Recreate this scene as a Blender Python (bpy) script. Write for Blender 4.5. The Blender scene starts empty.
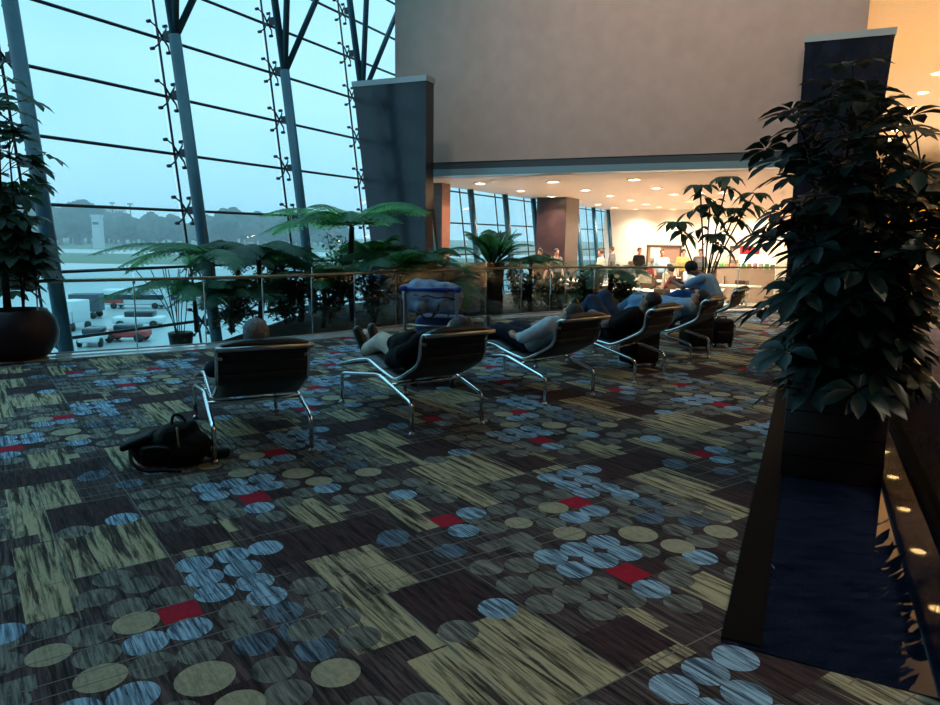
import bpy, bmesh, math, random
from mathutils import Vector, Matrix, Quaternion
random.seed(7)
R = math.radians
sc = bpy.context.scene
COL = sc.collection

# ------------------------------------------------------------------ camera
FPX, HY, ROLL, EYE = 720.0, 235.0, R(.76), 1.5
TH = math.atan((352.5-HY)/FPX)
F0 = Vector((0, math.cos(TH), -math.sin(TH))); U0 = Vector((0, math.sin(TH), math.cos(TH))); R0 = Vector((1, 0, 0))
RC = R0*math.cos(ROLL)+U0*math.sin(ROLL); UC = -R0*math.sin(ROLL)+U0*math.cos(ROLL)
cam_d = bpy.data.cameras.new('camera'); cam = bpy.data.objects.new('camera', cam_d); COL.objects.link(cam)
m = Matrix((RC, UC, -F0)).transposed().to_4x4(); m.translation = (0, 0, EYE)
cam.matrix_world = m
cam_d.sensor_width = 36; cam_d.lens = 36*FPX/940; cam_d.clip_end = 3000; cam_d.clip_start = .05
sc.camera = cam

def ray(x, y):
    return RC*(x-470)+UC*(352.5-y)+F0*FPX
def G(x, y, z=0.0):                     # where the sight line through a pixel meets the level z
    r = ray(x, y); t = (z-EYE)/r.z
    return Vector((r.x*t, r.y*t, z))
def A(x, y, D):                         # point on the sight line at forward distance D
    r = ray(x, y); t = D/r.y
    return Vector((r.x*t, D, EYE+r.z*t))

# building axes: P runs along the glass wall, N to the right across it
P = Vector((math.cos(R(65)), math.sin(R(65)), 0)); N = Vector((math.cos(R(-25)), math.sin(R(-25)), 0))
def PN(p, n, z=0.0): return P*p+N*n+Vector((0, 0, z))
ROTB = R(-25)                           # z rotation that brings local x onto N, local y onto P

# ------------------------------------------------------------------ helpers
def tag(o, label=None, cat=None, group=None, kind=None):
    if label: o['label'] = label
    if cat: o['category'] = cat
    if group: o['group'] = group
    if kind: o['kind'] = kind
    return o
def empty(name, loc=(0, 0, 0), rz=0, label=None, cat=None, group=None):
    o = bpy.data.objects.new(name, None); COL.objects.link(o); o.location = loc; o.rotation_euler = (0, 0, rz)
    o.empty_display_size = .1
    return tag(o, label, cat, group)

def basis(d):
    d = d.normalized(); a = Vector((0, 0, 1)) if abs(d.z) < .9 else Vector((0, 1, 0))
    x = a.cross(d).normalized(); return x, d.cross(x)

class MB:
    def __init__(s): s.v = []; s.f = []; s.mi = []; s.cur = 0; s.sm = []
    def add(s, vs, fs, smooth=False):
        b = len(s.v); s.v += [tuple(v) for v in vs]
        for f in fs: s.f.append([b+i for i in f]); s.mi.append(s.cur); s.sm.append(smooth)
    def box(s, c, size, rz=0, mat=None):
        M = (mat or Matrix.Rotation(rz, 3, 'Z')); c = Vector(c); h = [a/2 for a in size]
        vs = [c+M@Vector((sx*h[0], sy*h[1], sz*h[2])) for sz in (-1, 1) for sy in (-1, 1) for sx in (-1, 1)]
        s.add(vs, [(0, 2, 3, 1), (4, 5, 7, 6), (0, 1, 5, 4), (2, 6, 7, 3), (0, 4, 6, 2), (1, 3, 7, 5)])
    def rbox(s, c, size, rz=0, r=.02, seg=2, mat=None):      # box with rounded edges
        bm = bmesh.new(); bmesh.ops.create_cube(bm, size=1)
        for v in bm.verts: v.co = Vector((v.co.x*size[0], v.co.y*size[1], v.co.z*size[2]))
        bmesh.ops.bevel(bm, geom=list(bm.edges), offset=min(r, min(size)*.49), segments=seg, affect='EDGES', profile=.5)
        M = (mat or Matrix.Rotation(rz, 3, 'Z')); bm.verts.ensure_lookup_table()
        s.add([Vector(c)+M@v.co for v in bm.verts], [[v.index for v in f.verts] for f in bm.faces], True); bm.free()
    def tube(s, pts, r, seg=8, caps=True, closed=False):
        pts = [Vector(p) for p in pts]; n = len(pts)
        rr = r if isinstance(r, (list, tuple)) else [r]*n
        vs = []; x = None
        for i, p in enumerate(pts):
            d = (pts[min(i+1, n-1)]-pts[max(i-1, 0)])
            if d.length < 1e-9: d = Vector((0, 0, 1))
            d.normalize()
            if x is None: x, y = basis(d)
            else:
                x = x-d*x.dot(d)
                if x.length < 1e-6: x, y = basis(d)
                x.normalize(); y = d.cross(x)
            for k in range(seg):
                a = 2*math.pi*k/seg; vs.append(p+(x*math.cos(a)+y*math.sin(a))*rr[i])
        fs = []
        for i in range(n-1):
            for k in range(seg):
                k2 = (k+1) % seg; fs.append((i*seg+k, i*seg+k2, (i+1)*seg+k2, (i+1)*seg+k))
        if caps: fs.append(list(range(seg))[::-1]); fs.append([(n-1)*seg+k for k in range(seg)])
        s.add(vs, fs, True)
    def lathe(s, prof, c=(0, 0, 0), seg=28):
        c = Vector(c); vs = []; n = len(prof)
        for r, z in prof:
            for k in range(seg):
                a = 2*math.pi*k/seg; vs.append(c+Vector((r*math.cos(a), r*math.sin(a), z)))
        fs = [(i*seg+k, i*seg+(k+1) % seg, (i+1)*seg+(k+1) % seg, (i+1)*seg+k) for i in range(n-1) for k in range(seg)]
        s.add(vs, fs, True)
    def ball(s, c, r, seg=10, rings=7, M=None):
        c = Vector(c); r = Vector(r) if not isinstance(r, (int, float)) else Vector((r, r, r)); vs = []
        for i in range(rings+1):
            t = math.pi*i/rings
            for k in range(seg):
                a = 2*math.pi*k/seg
                q = Vector((r.x*math.sin(t)*math.cos(a), r.y*math.sin(t)*math.sin(a), r.z*math.cos(t)))
                vs.append(c+(M@q if M else q))
        fs = [(i*seg+k, (i+1)*seg+k, (i+1)*seg+(k+1) % seg, i*seg+(k+1) % seg) for i in range(rings) for k in range(seg)]
        s.add(vs, fs, True)
    def poly(s, pts): s.add(pts, [list(range(len(pts)))])
    def prism(s, pts, z0, z1):
        n = len(pts); vs = [(p[0], p[1], z0) for p in pts]+[(p[0], p[1], z1) for p in pts]
        fs = [list(range(n))[::-1], list(range(n, 2*n))]+[(i, (i+1) % n, n+(i+1) % n, n+i) for i in range(n)]
        s.add(vs, fs)
    def mesh(s, name, mats):
        me = bpy.data.meshes.new(name); me.from_pydata(s.v, [], s.f)
        for mt in (mats if isinstance(mats, (list, tuple)) else [mats]): me.materials.append(mt)
        me.polygons.foreach_set('material_index', s.mi); me.polygons.foreach_set('use_smooth', s.sm)
        me.update(); return me
    def build(s, name, mats, parent=None, label=None, cat=None, group=None, kind=None, loc=None, rz=0, auto=False):
        me = s.mesh(name, mats)
        o = bpy.data.objects.new(name, me); COL.objects.link(o)
        if parent: o.parent = parent
        if loc is not None: o.location = loc
        if rz: o.rotation_euler = (0, 0, rz)
        return tag(o, label, cat, group, kind)

def copy_tree(o, parent=None):
    c = o.copy(); COL.objects.link(c)
    c.parent = parent
    for ch in list(o.children): copy_tree(ch, c)
    return c

def smoothpts(pts, n=4):                 # Catmull-Rom
    pts = [Vector(p) for p in pts]; out = []
    for i in range(len(pts)-1):
        p0 = pts[max(i-1, 0)]; p1 = pts[i]; p2 = pts[i+1]; p3 = pts[min(i+2, len(pts)-1)]
        for k in range(n):
            t = k/n; out.append(.5*((2*p1)+(p2-p0)*t+(2*p0-5*p1+4*p2-p3)*t*t+(3*p1-p0-3*p2+p3)*t**3))
    out.append(pts[-1]); return out

# soft solid: overlapping tapered limbs fused into one continuous skin
def capsule(mb, a, b, ra, rb, seg=12, flat=1.0):
    a = Vector(a); b = Vector(b); d = b-a; L = d.length
    if L < 1e-5: mb.ball(a, max(ra, rb), seg, 8); return
    d.normalize(); pts = []; rr = []
    for k in range(5):
        t = k/4*math.pi/2; pts.append(a-d*ra*math.cos(t)); rr.append(max(ra*math.sin(t), 1e-4))
    for k in range(5):
        t = k/4*math.pi/2; pts.append(b+d*rb*math.sin(t)); rr.append(max(rb*math.cos(t), 1e-4))
    mb.tube(pts, rr, seg)
def fuse(name, mb, voxel, mats, parent=None, smooth=4, clouds=0, **kw):
    me = mb.mesh(name+'_src', mats)
    o = bpy.data.objects.new(name+'_src', me); COL.objects.link(o)
    rm = o.modifiers.new('r', 'REMESH'); rm.mode = 'VOXEL'; rm.voxel_size = voxel; rm.use_smooth_shade = True
    if smooth:
        s = o.modifiers.new('s', 'SMOOTH'); s.iterations = smooth; s.factor = .6
    if clouds:
        tx = bpy.data.textures.new('fold', 'CLOUDS'); tx.noise_scale = .09
        d = o.modifiers.new('d', 'DISPLACE'); d.texture = tx; d.strength = clouds; d.mid_level = .5
    dg = bpy.context.evaluated_depsgraph_get(); dg.update()
    nm = bpy.data.meshes.new_from_object(o.evaluated_get(dg))
    nm.name = name
    bpy.data.objects.remove(o); bpy.data.meshes.remove(me)
    nm.materials.clear()
    for mt in (mats if isinstance(mats, (list, tuple)) else [mats]): nm.materials.append(mt)
    for p in nm.polygons: p.use_smooth = True
    r = bpy.data.objects.new(name, nm); COL.objects.link(r)
    if parent: r.parent = parent
    return tag(r, **{k: v for k, v in kw.items()})

# ------------------------------------------------------------------ materials
def s2l(c): return tuple((x/12.92 if x <= .04045 else ((x+.055)/1.055)**2.4) for x in [v/255 for v in c])
def mat(name, rgb, rough=.6, metal=0, emit=None, es=0, noise=0, nscale=8, spec=.5, bump=0, bscale=60, stretch=None, trans=0, rgb2=None, sheen=0):
    m = bpy.data.materials.new(name); m.use_nodes = True; nt = m.node_tree; b = nt.nodes['Principled BSDF']
    c = s2l(rgb); b.inputs['Base Color'].default_value = (*c, 1); b.inputs['Roughness'].default_value = rough
    b.inputs['Metallic'].default_value = metal; b.inputs['Specular IOR Level'].default_value = spec
    if emit: b.inputs['Emission Color'].default_value = (*s2l(emit), 1); b.inputs['Emission Strength'].default_value = es
    if noise or rgb2 or bump:
        tc = nt.nodes.new('ShaderNodeTexCoord'); mp = nt.nodes.new('ShaderNodeMapping')
        nt.links.new(tc.outputs['Object'], mp.inputs[0])
        if stretch: mp.inputs['Scale'].default_value = stretch
    if noise or rgb2:
        n = nt.nodes.new('ShaderNodeTexNoise'); n.inputs['Scale'].default_value = nscale; n.inputs['Detail'].default_value = 5
        nt.links.new(mp.outputs[0], n.inputs['Vector'])
        r = nt.nodes.new('ShaderNodeValToRGB'); nt.links.new(n.outputs['Fac'], r.inputs[0])
        c2 = s2l(rgb2) if rgb2 else tuple(max(0, x*(1-noise)) for x in c)
        c1 = c if rgb2 else tuple(min(1, x*(1+noise)) for x in c)
        r.color_ramp.elements[0].position = .35; r.color_ramp.elements[1].position = .65
        r.color_ramp.elements[0].color = (*c2, 1); r.color_ramp.elements[1].color = (*c1, 1)
        nt.links.new(r.outputs[0], b.inputs['Base Color'])
    if bump:
        n2 = nt.nodes.new('ShaderNodeTexNoise'); n2.inputs['Scale'].default_value = bscale; n2.inputs['Detail'].default_value = 4
        nt.links.new(mp.outputs[0], n2.inputs['Vector'])
        bp = nt.nodes.new('ShaderNodeBump'); bp.inputs['Strength'].default_value = bump; bp.inputs['Distance'].default_value = .02
        nt.links.new(n2.outputs['Fac'], bp.inputs['Height']); nt.links.new(bp.outputs[0], b.inputs['Normal'])
    if sheen: b.inputs['Sheen Weight'].default_value = sheen
    return m
def glass_mat(name, tint=(1, 1, 1), refl=.08, veil=0, rough=.02):
    m = bpy.data.materials.new(name); m.use_nodes = True; nt = m.node_tree; nt.nodes.clear()
    out = nt.nodes.new('ShaderNodeOutputMaterial'); t = nt.nodes.new('ShaderNodeBsdfTransparent'); t.inputs[0].default_value = (*tint, 1)
    g = nt.nodes.new('ShaderNodeBsdfGlossy'); g.inputs['Roughness'].default_value = rough
    fr = nt.nodes.new('ShaderNodeFresnel'); fr.inputs[0].default_value = 1.45
    mu = nt.nodes.new('ShaderNodeMath'); mu.operation = 'MULTIPLY'; mu.inputs[1].default_value = refl/.04*.5
    mu.use_clamp = True
    nt.links.new(fr.outputs[0], mu.inputs[0])
    mx = nt.nodes.new('ShaderNodeMixShader'); nt.links.new(mu.outputs[0], mx.inputs[0]); nt.links.new(t.outputs[0], mx.inputs[1]); nt.links.new(g.outputs[0], mx.inputs[2])
    last = mx
    if veil:
        d = nt.nodes.new('ShaderNodeBsdfTranslucent'); d.inputs[0].default_value = (.8, .85, .9, 1)
        m2 = nt.nodes.new('ShaderNodeMixShader'); m2.inputs[0].default_value = veil
        nt.links.new(mx.outputs[0], m2.inputs[1]); nt.links.new(d.outputs[0], m2.inputs[2]); last = m2
    nt.links.new(last.outputs[0], out.inputs[0]); return m

def streak_mat(name, c1, c2, lo=.45, hi=.6, sx=38, sy=3.2, seed=0, scr=.38):   # woven streaks that run across the carpet tiles
    m = bpy.data.materials.new(name); m.use_nodes = True; nt = m.node_tree; b = nt.nodes['Principled BSDF']
    b.inputs['Roughness'].default_value = .95; b.inputs['Specular IOR Level'].default_value = .12
    tc = nt.nodes.new('ShaderNodeTexCoord'); mp = nt.nodes.new('ShaderNodeMapping')
    mp.inputs['Scale'].default_value = (sx, sy, 1); mp.inputs['Location'].default_value = (seed*3.1, seed*1.7, seed)
    nt.links.new(tc.outputs['Object'], mp.inputs[0])
    n = nt.nodes.new('ShaderNodeTexNoise'); n.inputs['Scale'].default_value = 1; n.inputs['Detail'].default_value = 6; n.inputs['Roughness'].default_value = .65
    n.inputs['Distortion'].default_value = .5
    nt.links.new(mp.outputs[0], n.inputs['Vector'])
    r = nt.nodes.new('ShaderNodeValToRGB'); nt.links.new(n.outputs['Fac'], r.inputs[0])
    r.color_ramp.elements[0].position = lo; r.color_ramp.elements[1].position = hi
    r.color_ramp.elements[0].color = (*s2l(c2), 1); r.color_ramp.elements[1].color = (*s2l(c1), 1)
    # dark scratches woven right across every tile
    mp2 = nt.nodes.new('ShaderNodeMapping'); mp2.inputs['Scale'].default_value = (38, 2.6, 1); nt.links.new(tc.outputs['Object'], mp2.inputs[0])
    n3 = nt.nodes.new('ShaderNodeTexNoise'); n3.inputs['Scale'].default_value = 1; n3.inputs['Detail'].default_value = 7; n3.inputs['Roughness'].default_value = .7; n3.inputs['Distortion'].default_value = .9
    nt.links.new(mp2.outputs[0], n3.inputs['Vector'])
    r3 = nt.nodes.new('ShaderNodeValToRGB'); r3.color_ramp.elements[0].position = .41; r3.color_ramp.elements[1].position = .50
    r3.color_ramp.elements[0].color = (scr, scr, scr, 1); r3.color_ramp.elements[1].color = (1, 1, 1, 1); nt.links.new(n3.outputs['Fac'], r3.inputs[0])
    mu = nt.nodes.new('ShaderNodeMix'); mu.data_type = 'RGBA'; mu.blend_type = 'MULTIPLY'; mu.inputs[0].default_value = 1
    nt.links.new(r.outputs[0], mu.inputs[6]); nt.links.new(r3.outputs[0], mu.inputs[7])
    nt.links.new(mu.outputs[2], b.inputs['Base Color'])
    n2 = nt.nodes.new('ShaderNodeTexNoise'); n2.inputs['Scale'].default_value = 260; nt.links.new(tc.outputs['Object'], n2.inputs['Vector'])
    bp = nt.nodes.new('ShaderNodeBump'); bp.inputs['Strength'].default_value = .5; bp.inputs['Distance'].default_value = .004
    nt.links.new(n2.outputs['Fac'], bp.inputs['Height']); nt.links.new(bp.outputs[0], b.inputs['Normal'])
    return m

M = {}
M['steel'] = mat('teal painted steel', (26, 74, 90), .45, 0, noise=.1)
M['mullion'] = mat('dark mullion', (22, 32, 40), .5)
M['chrome'] = mat('chrome', (215, 218, 222), .12, 1)
M['brushed'] = mat('brushed steel', (170, 172, 175), .3, 1)
M['glass'] = glass_mat('window glass', (.80, .94, .97), .05)
M['railglass'] = glass_mat('railing glass', (.86, .95, .95), .07, 0)
M['rail'] = mat('brass handrail', (150, 138, 116), .35, 1)
M['ledge'] = mat('pale stone ledge', (196, 208, 214), .08, spec=.8, noise=.1, nscale=30)
M['granite'] = mat('blue grey granite', (24, 31, 48), .022, spec=.35, rgb2=(12, 17, 32), nscale=5, stretch=(1, 3.5, 1))
M['blackstone'] = mat('black stone', (5, 5, 6), .6, noise=.3, nscale=12, spec=.06)
M['pier'] = mat('dark polished stone', (24, 31, 44), .16, rgb2=(15, 20, 30), nscale=3, stretch=(2, 2, .8))
M['piercap'] = mat('pale polished cap', (140, 155, 160), .15)
M['plaster'] = mat('beige textured plaster', (160, 142, 132), .9, noise=.05, nscale=3, bump=.6, bscale=90)
M['bandd'] = mat('dark soffit band', (52, 62, 66), .5)
M['bandl'] = mat('pale metal soffit band', (120, 150, 158), .3, .3)
M['hallceil'] = mat('white ceiling panels', (205, 185, 170), .5, noise=.03)
M['warmceil'] = mat('warm beige ceiling', (236, 222, 200), .6, noise=.03)
M['white'] = mat('white wall', (228, 214, 200), .8)
M['darkceil'] = mat('grey atrium ceiling', (120, 125, 130), .9)
M['backwall'] = mat('grey wall', (96, 98, 104), .8)
M['hallfloor'] = mat('pale polished floor', (176, 160, 140), .18, noise=.06, nscale=2)
M['redbrown'] = mat('red brown panel', (108, 62, 46), .3, rgb2=(88, 50, 38), nscale=4, stretch=(1, 1, 3))
M['brownstone'] = mat('dark brown stone', (60, 38, 34), .3, rgb2=(42, 27, 27), nscale=3)
M['lamp'] = mat('lamp disc', (255, 240, 215), .5, emit=(255, 228, 180), es=60)
M['lampw'] = mat('warm lamp disc', (255, 230, 190), .5, emit=(255, 215, 150), es=60)
M['ring'] = mat('lamp ring', (225, 215, 200), .4)
M['sling'] = mat('black leather sling', (8, 10, 15), .5, bump=.15, bscale=120)
M['slingtop'] = mat('black leather headrest', (12, 17, 27), .4)
M['soil'] = mat('dark soil', (38, 32, 26), .95, noise=.4, nscale=14, bump=1, bscale=20)
M['bark'] = mat('brown bark', (52, 42, 32), .9, noise=.4, nscale=25, bump=.8, bscale=40)
M['stem'] = mat('green stem', (58, 66, 40), .6)
def leafmat(name, rgb, rough=.38, tl=.25):
    m = mat(name, rgb, rough, noise=.25, nscale=6, spec=.38)
    nt = m.node_tree; b = nt.nodes['Principled BSDF']; out = nt.nodes['Material Output']
    t = nt.nodes.new('ShaderNodeBsdfTranslucent'); c = s2l(rgb); t.inputs[0].default_value = (c[0]*1.4, c[1]*1.6, c[2]*.8, 1)
    mx = nt.nodes.new('ShaderNodeMixShader'); mx.inputs[0].default_value = tl
    nt.links.new(b.outputs[0], mx.inputs[1]); nt.links.new(t.outputs[0], mx.inputs[2]); nt.links.new(mx.outputs[0], out.inputs[0])
    return m
M['leaf'] = leafmat('dark glossy leaf', (14, 38, 36), .42, .12)
M['leafd'] = leafmat('deep green leaf', (36, 64, 52), .45, .3)
M['fern'] = leafmat('fern green', (62, 106, 78), .5, .5)
M['fernd'] = leafmat('dark fern green', (42, 78, 62), .5, .45)
M['fernb'] = leafmat('bright fern green', (92, 142, 112), .5, .55)
M['pot'] = mat('dark glazed clay', (38, 25, 29), .4, noise=.2, nscale=5, spec=.2)
M['wood'] = mat('dark wood', (44, 22, 20), .45, rgb2=(30, 14, 13), nscale=6, stretch=(1, 1, 8))
M['skin'] = mat('skin', (150, 105, 82), .55)
M['skinp'] = mat('pale skin', (176, 128, 104), .55)
M['hairb'] = mat('black hair', (14, 11, 11), .6, bump=.6, bscale=80)
M['hairg'] = mat('grey hair', (112, 112, 116), .8, noise=.25, nscale=60, bump=.6, bscale=80)
def cloth(name, rgb, n=.12, r=.9): return mat(name, rgb, r, noise=n, nscale=9, bump=.35, bscale=30, spec=.2)
M['navy'] = cloth('navy cloth', (22, 28, 44)); M['black'] = cloth('black cloth', (12, 12, 14)); M['beige'] = cloth('beige cloth', (196, 184, 170))
M['whitec'] = cloth('white cloth', (178, 190, 204)); M['jeans'] = cloth('blue denim', (48, 62, 88), .25); M['lblue'] = cloth('pale blue cloth', (120, 160, 200), .15)
M['skyblue'] = cloth('bright blue cloth', (40, 80, 140)); M['greyblue'] = cloth('grey blue cloth', (92, 112, 135)); M['shoe'] = mat('black shoe', (12, 12, 14), .4)
M['sole'] = mat('white sole', (170, 170, 170), .6); M['cream'] = cloth('cream shirt', (190, 172, 148)); M['grey'] = cloth('grey cloth', (95, 92, 92)); M['maroon'] = cloth('maroon cloth', (110, 40, 40))
M['brownc'] = cloth('brown cloth', (90, 66, 50)); M['yellowc'] = cloth('yellow cloth', (165, 135, 80))
M['stripe'] = cloth('striped cloth', (140, 130, 140), .5)
M['bag'] = mat('black nylon', (8, 8, 10), .65, spec=.15, bump=.4, bscale=50, noise=.3); M['strap'] = mat('black strap', (14, 14, 16), .7); M['zip'] = mat('zip pull', (120, 110, 95), .4, .5)
M['caseb'] = mat('blue suitcase fabric', (24, 50, 105), .6, bump=.3); M['duffel'] = cloth('grey blue duffel', (124, 142, 170), .25)
M['bluep'] = mat('blue plastic', (36, 60, 150), .4); M['tyre'] = mat('black rubber', (12, 12, 12), .7)
M['board'] = mat('brown grey board', (150, 118, 100), .6); M['table'] = mat('white table top', (225, 218, 205), .35)
M['gold'] = mat('yellow fascia', (225, 160, 35), .5, emit=(255, 185, 40), es=.35)
M['signy'] = mat('lit yellow sign', (255, 215, 60), .5, emit=(255, 215, 60), es=3); M['signb'] = mat('lit blue screen', (60, 150, 230), .5, emit=(50, 150, 240), es=2.2)
M['signw'] = mat('lit white shop panel', (255, 250, 240), .5, emit=(255, 240, 215), es=1.0)
M['fasc'] = mat('pale beige fascia', (225, 195, 165), .6); M['red'] = mat('red plastic', (190, 30, 35), .5); M['green'] = mat('green goods', (90, 150, 60), .6)
M['pinkg'] = mat('pink goods', (200, 120, 110), .6)
M['apron'] = mat('wet concrete apron', (150, 158, 160), .35, noise=.12, nscale=.03); M['grass'] = mat('airfield grass', (70, 95, 70), .95, noise=.15, nscale=.02)
M['tree'] = mat('distant trees', (38, 56, 50), .95, noise=.3, nscale=.3); M['vwhite'] = mat('white vehicle paint', (205, 210, 212), .4); M['vdark'] = mat('dark vehicle body', (60, 72, 82), .5)
M['vred'] = mat('red vehicle paint', (165, 55, 50), .5); M['vglass'] = mat('dark vehicle glass', (30, 40, 50), .15); M['tower'] = mat('pale building', (170, 178, 182), .8)

# ------------------------------------------------------------------ world: dusk sky
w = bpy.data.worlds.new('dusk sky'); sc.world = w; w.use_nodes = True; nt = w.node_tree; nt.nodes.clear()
out = nt.nodes.new('ShaderNodeOutputWorld'); bg = nt.nodes.new('ShaderNodeBackground'); tc = nt.nodes.new('ShaderNodeTexCoord')
mp = nt.nodes.new('ShaderNodeMapping'); mp.inputs['Scale'].default_value = (1.2, 1.2, 4); ns = nt.nodes.new('ShaderNodeTexNoise')
ns.inputs['Scale'].default_value = 1.4; ns.inputs['Detail'].default_value = 3; rp = nt.nodes.new('ShaderNodeValToRGB')
rp.color_ramp.elements[0].position = .3; rp.color_ramp.elements[0].color = (.30, .62, .80, 1)
rp.color_ramp.elements[1].position = .72; rp.color_ramp.elements[1].color = (.44, .76, .90, 1)
nt.links.new(tc.outputs['Generated'], mp.inputs[0]); nt.links.new(mp.outputs[0], ns.inputs['Vector']); nt.links.new(ns.outputs['Fac'], rp.inputs[0])
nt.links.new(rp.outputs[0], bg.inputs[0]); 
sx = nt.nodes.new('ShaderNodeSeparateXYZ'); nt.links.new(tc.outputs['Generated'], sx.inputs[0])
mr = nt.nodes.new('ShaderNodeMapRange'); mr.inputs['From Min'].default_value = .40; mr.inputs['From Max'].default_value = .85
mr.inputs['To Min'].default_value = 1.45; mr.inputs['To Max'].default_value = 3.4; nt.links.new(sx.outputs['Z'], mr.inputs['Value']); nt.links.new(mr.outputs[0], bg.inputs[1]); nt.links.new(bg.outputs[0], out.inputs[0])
sc.view_settings.view_transform = 'Standard'; sc.view_settings.look = 'None'; sc.view_settings.gamma = 1; sc.view_settings.exposure = 0
sc.view_settings.use_curve_mapping = False

# ================================================================== SETTING
# --- carpet: a woven pattern repeated on a half drop lattice, all in one mesh
RC_ANG = R(35.5); E1 = Vector((math.cos(RC_ANG), math.sin(RC_ANG), 0)); E2 = Vector((-math.sin(RC_ANG), math.cos(RC_ANG), 0))
CO = G(628, 573); W_, H_ = 2.16, 1.84
cm = [streak_mat('carpet maroon brown', (84, 72, 72), (46, 39, 42), .42, .6, 60, 3.5, 1),      # 0 ground
      streak_mat('carpet tan streaked', (158, 150, 122), (62, 54, 50), .42, .52, 30, 1.8, 2),  # 1
      streak_mat('carpet tan plain', (150, 146, 124), (126, 122, 104), .3, .6, 40, 30, 3, .8),     # 2
      streak_mat('carpet pale blue', (140, 172, 196), (60, 78, 98), .40, .56, 75, 4, 4),       # 3
      streak_mat('carpet grey', (122, 124, 118), (70, 69, 68), .38, .62, 60, 5, 5),             # 4
      streak_mat('carpet red', (158, 30, 50), (130, 22, 42), .3, .7, 40, 30, 6, .9),               # 5
      streak_mat('carpet dark maroon', (66, 48, 50), (42, 33, 36), .4, .6, 50, 5, 7),          # 6
      mat('carpet seam', (96, 96, 92), .9),                                                # 7
      streak_mat('carpet steel blue', (96, 118, 138), (52, 62, 74), .42, .58, 75, 4, 8)]       # 8
ELEDGE = [G(-330, 388), G(43, 361), G(214, 349), G(325, 339), G(410, 329.5), G(498, 319.5), G(560, 315), G(600, 313.5), G(745, 311.5)]
ELEDGE.append(ELEDGE[-1]+(ELEDGE[-1]-ELEDGE[-2]).normalized()*2.2)
rects = [ # u0,u1,v0,v1,material,layer
 (-1.00, -.58, -.53, .05, 1, 1), (-1.18, -.98, -.84, -.03, 1, 1), (-1.16, -.82, .45, .92, 1, 1), (-1.30, -1.04, .10, .60, 1, 1), (-1.06, -.93, -.02, .6, 1, 1),
 (.53, .66, -.93, -.33, 1, 1), (.08, .30, -.58, -.18, 1, 1), (-.52, -.27, -.58, -.40, 1, 1), (-.30, -.20, -.40, -.2, 1, 1), (.30, .37, -.47, -.36, 2, 1),
 (.62, .74, -.72, -.40, 1, 1), (-.40, -.10, .52, .62, 4, 1),
 (-.22, .45, -.92, -.58, 6, 1), (-1.0, -.60, .06, .44, 6, 1), (-.58, -.28, -.50, -.25, 6, 1), (.15, .52, -.02, .18, 6, 1), (.44, .56, -.30, .0, 6, 1),
 (-.075, .075, -.075, .075, 5, 3), (.335, .485, .70, .84, 5, 3), (.66, .80, -.95, -.81, 5, 3), (.075, .2, -.075, .075, 6, 3)]
circ = [(-.05, .72, .075, 2), (.25, .78, .085, 2), (.08, .47, .085, 2), (.37, .27, .1, 2), (.42, .06, .083, 2), (.75, .05, .085, 2)]
for u, v in [(.90, -.87), (-.35, .80), (-.68, .08), (.41, .62), (.25, .61), (-.51, -.67), (-.34, -.67), (-.51, -.83), (-.34, -.83), (-.51, -.99), (-.34, -.99),
             (-.34, -1.14), (-.18, -.68), (-.02, .31), (-.18, .16), (-.01, .16), (.14, .15), (-.18, .32), (-.03, -.16), (.41, -.08), (.15, .30), (.73, -.42)]:
    circ.append((u, v, .083, 3))
for u, v in [(-.54, .64), (-.33, -1.30), (-.33, -1.46), (-.50, -1.46), (-.33, -1.62), (.40, -.90), (-.71, .90)]: circ.append((u, v, .08, 8))
for u, v in [(-.84, -.61), (-.93, -.76), (-.75, -.74), (-.83, -.92), (-.67, -.91), (-1.09, -.92), (.09, .78), (.09, .62), (.24, .45), (.40, .44), (-.91, .03), (.61, .65),
             (.58, .50), (.92, .69), (.92, .53), (.92, .37), (.58, .19), (.57, .03), (.92, .20), (-.18, -.16), (-.19, -.01), (.14, -.16), (.28, -.08), (-.35, .0), (-.35, .16), (-.35, .33), (-.35, -.16),
             (-.02, -.32), (.24, .12), (-.20, .48), (-.5, .4), (-.5, .2), (.9, -.6), (.9, -.44), (.9, -.28), (.75, -.2), (.58, -.2), (.42, -.3), (-.2, .9), (-.2, .75), (.78, .36), (-.5, .0), (.44, .92)]:
    circ.append((u, v, .08, 4))
cb = bmesh.new()
def inpoly(x, y, poly):
    c = False; n = len(poly)
    for i in range(n):
        x1, y1 = poly[i][0], poly[i][1]; x2, y2 = poly[(i+1) % n][0], poly[(i+1) % n][1]
        if (y1 > y) != (y2 > y) and x < (x2-x1)*(y-y1)/(y2-y1)+x1: c = not c
    return c
FLOORP = [(p.x, p.y) for p in ELEDGE]+[(9.5, 9.0), (6.0, -3.5), (-9.0, -3.5), (-11.5, 3.5)]
carp = MB()
def tile(pts2, mi, z):
    carp.cur = mi; carp.add([(x, y, z) for x, y in pts2], [list(range(len(pts2)))])
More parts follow.
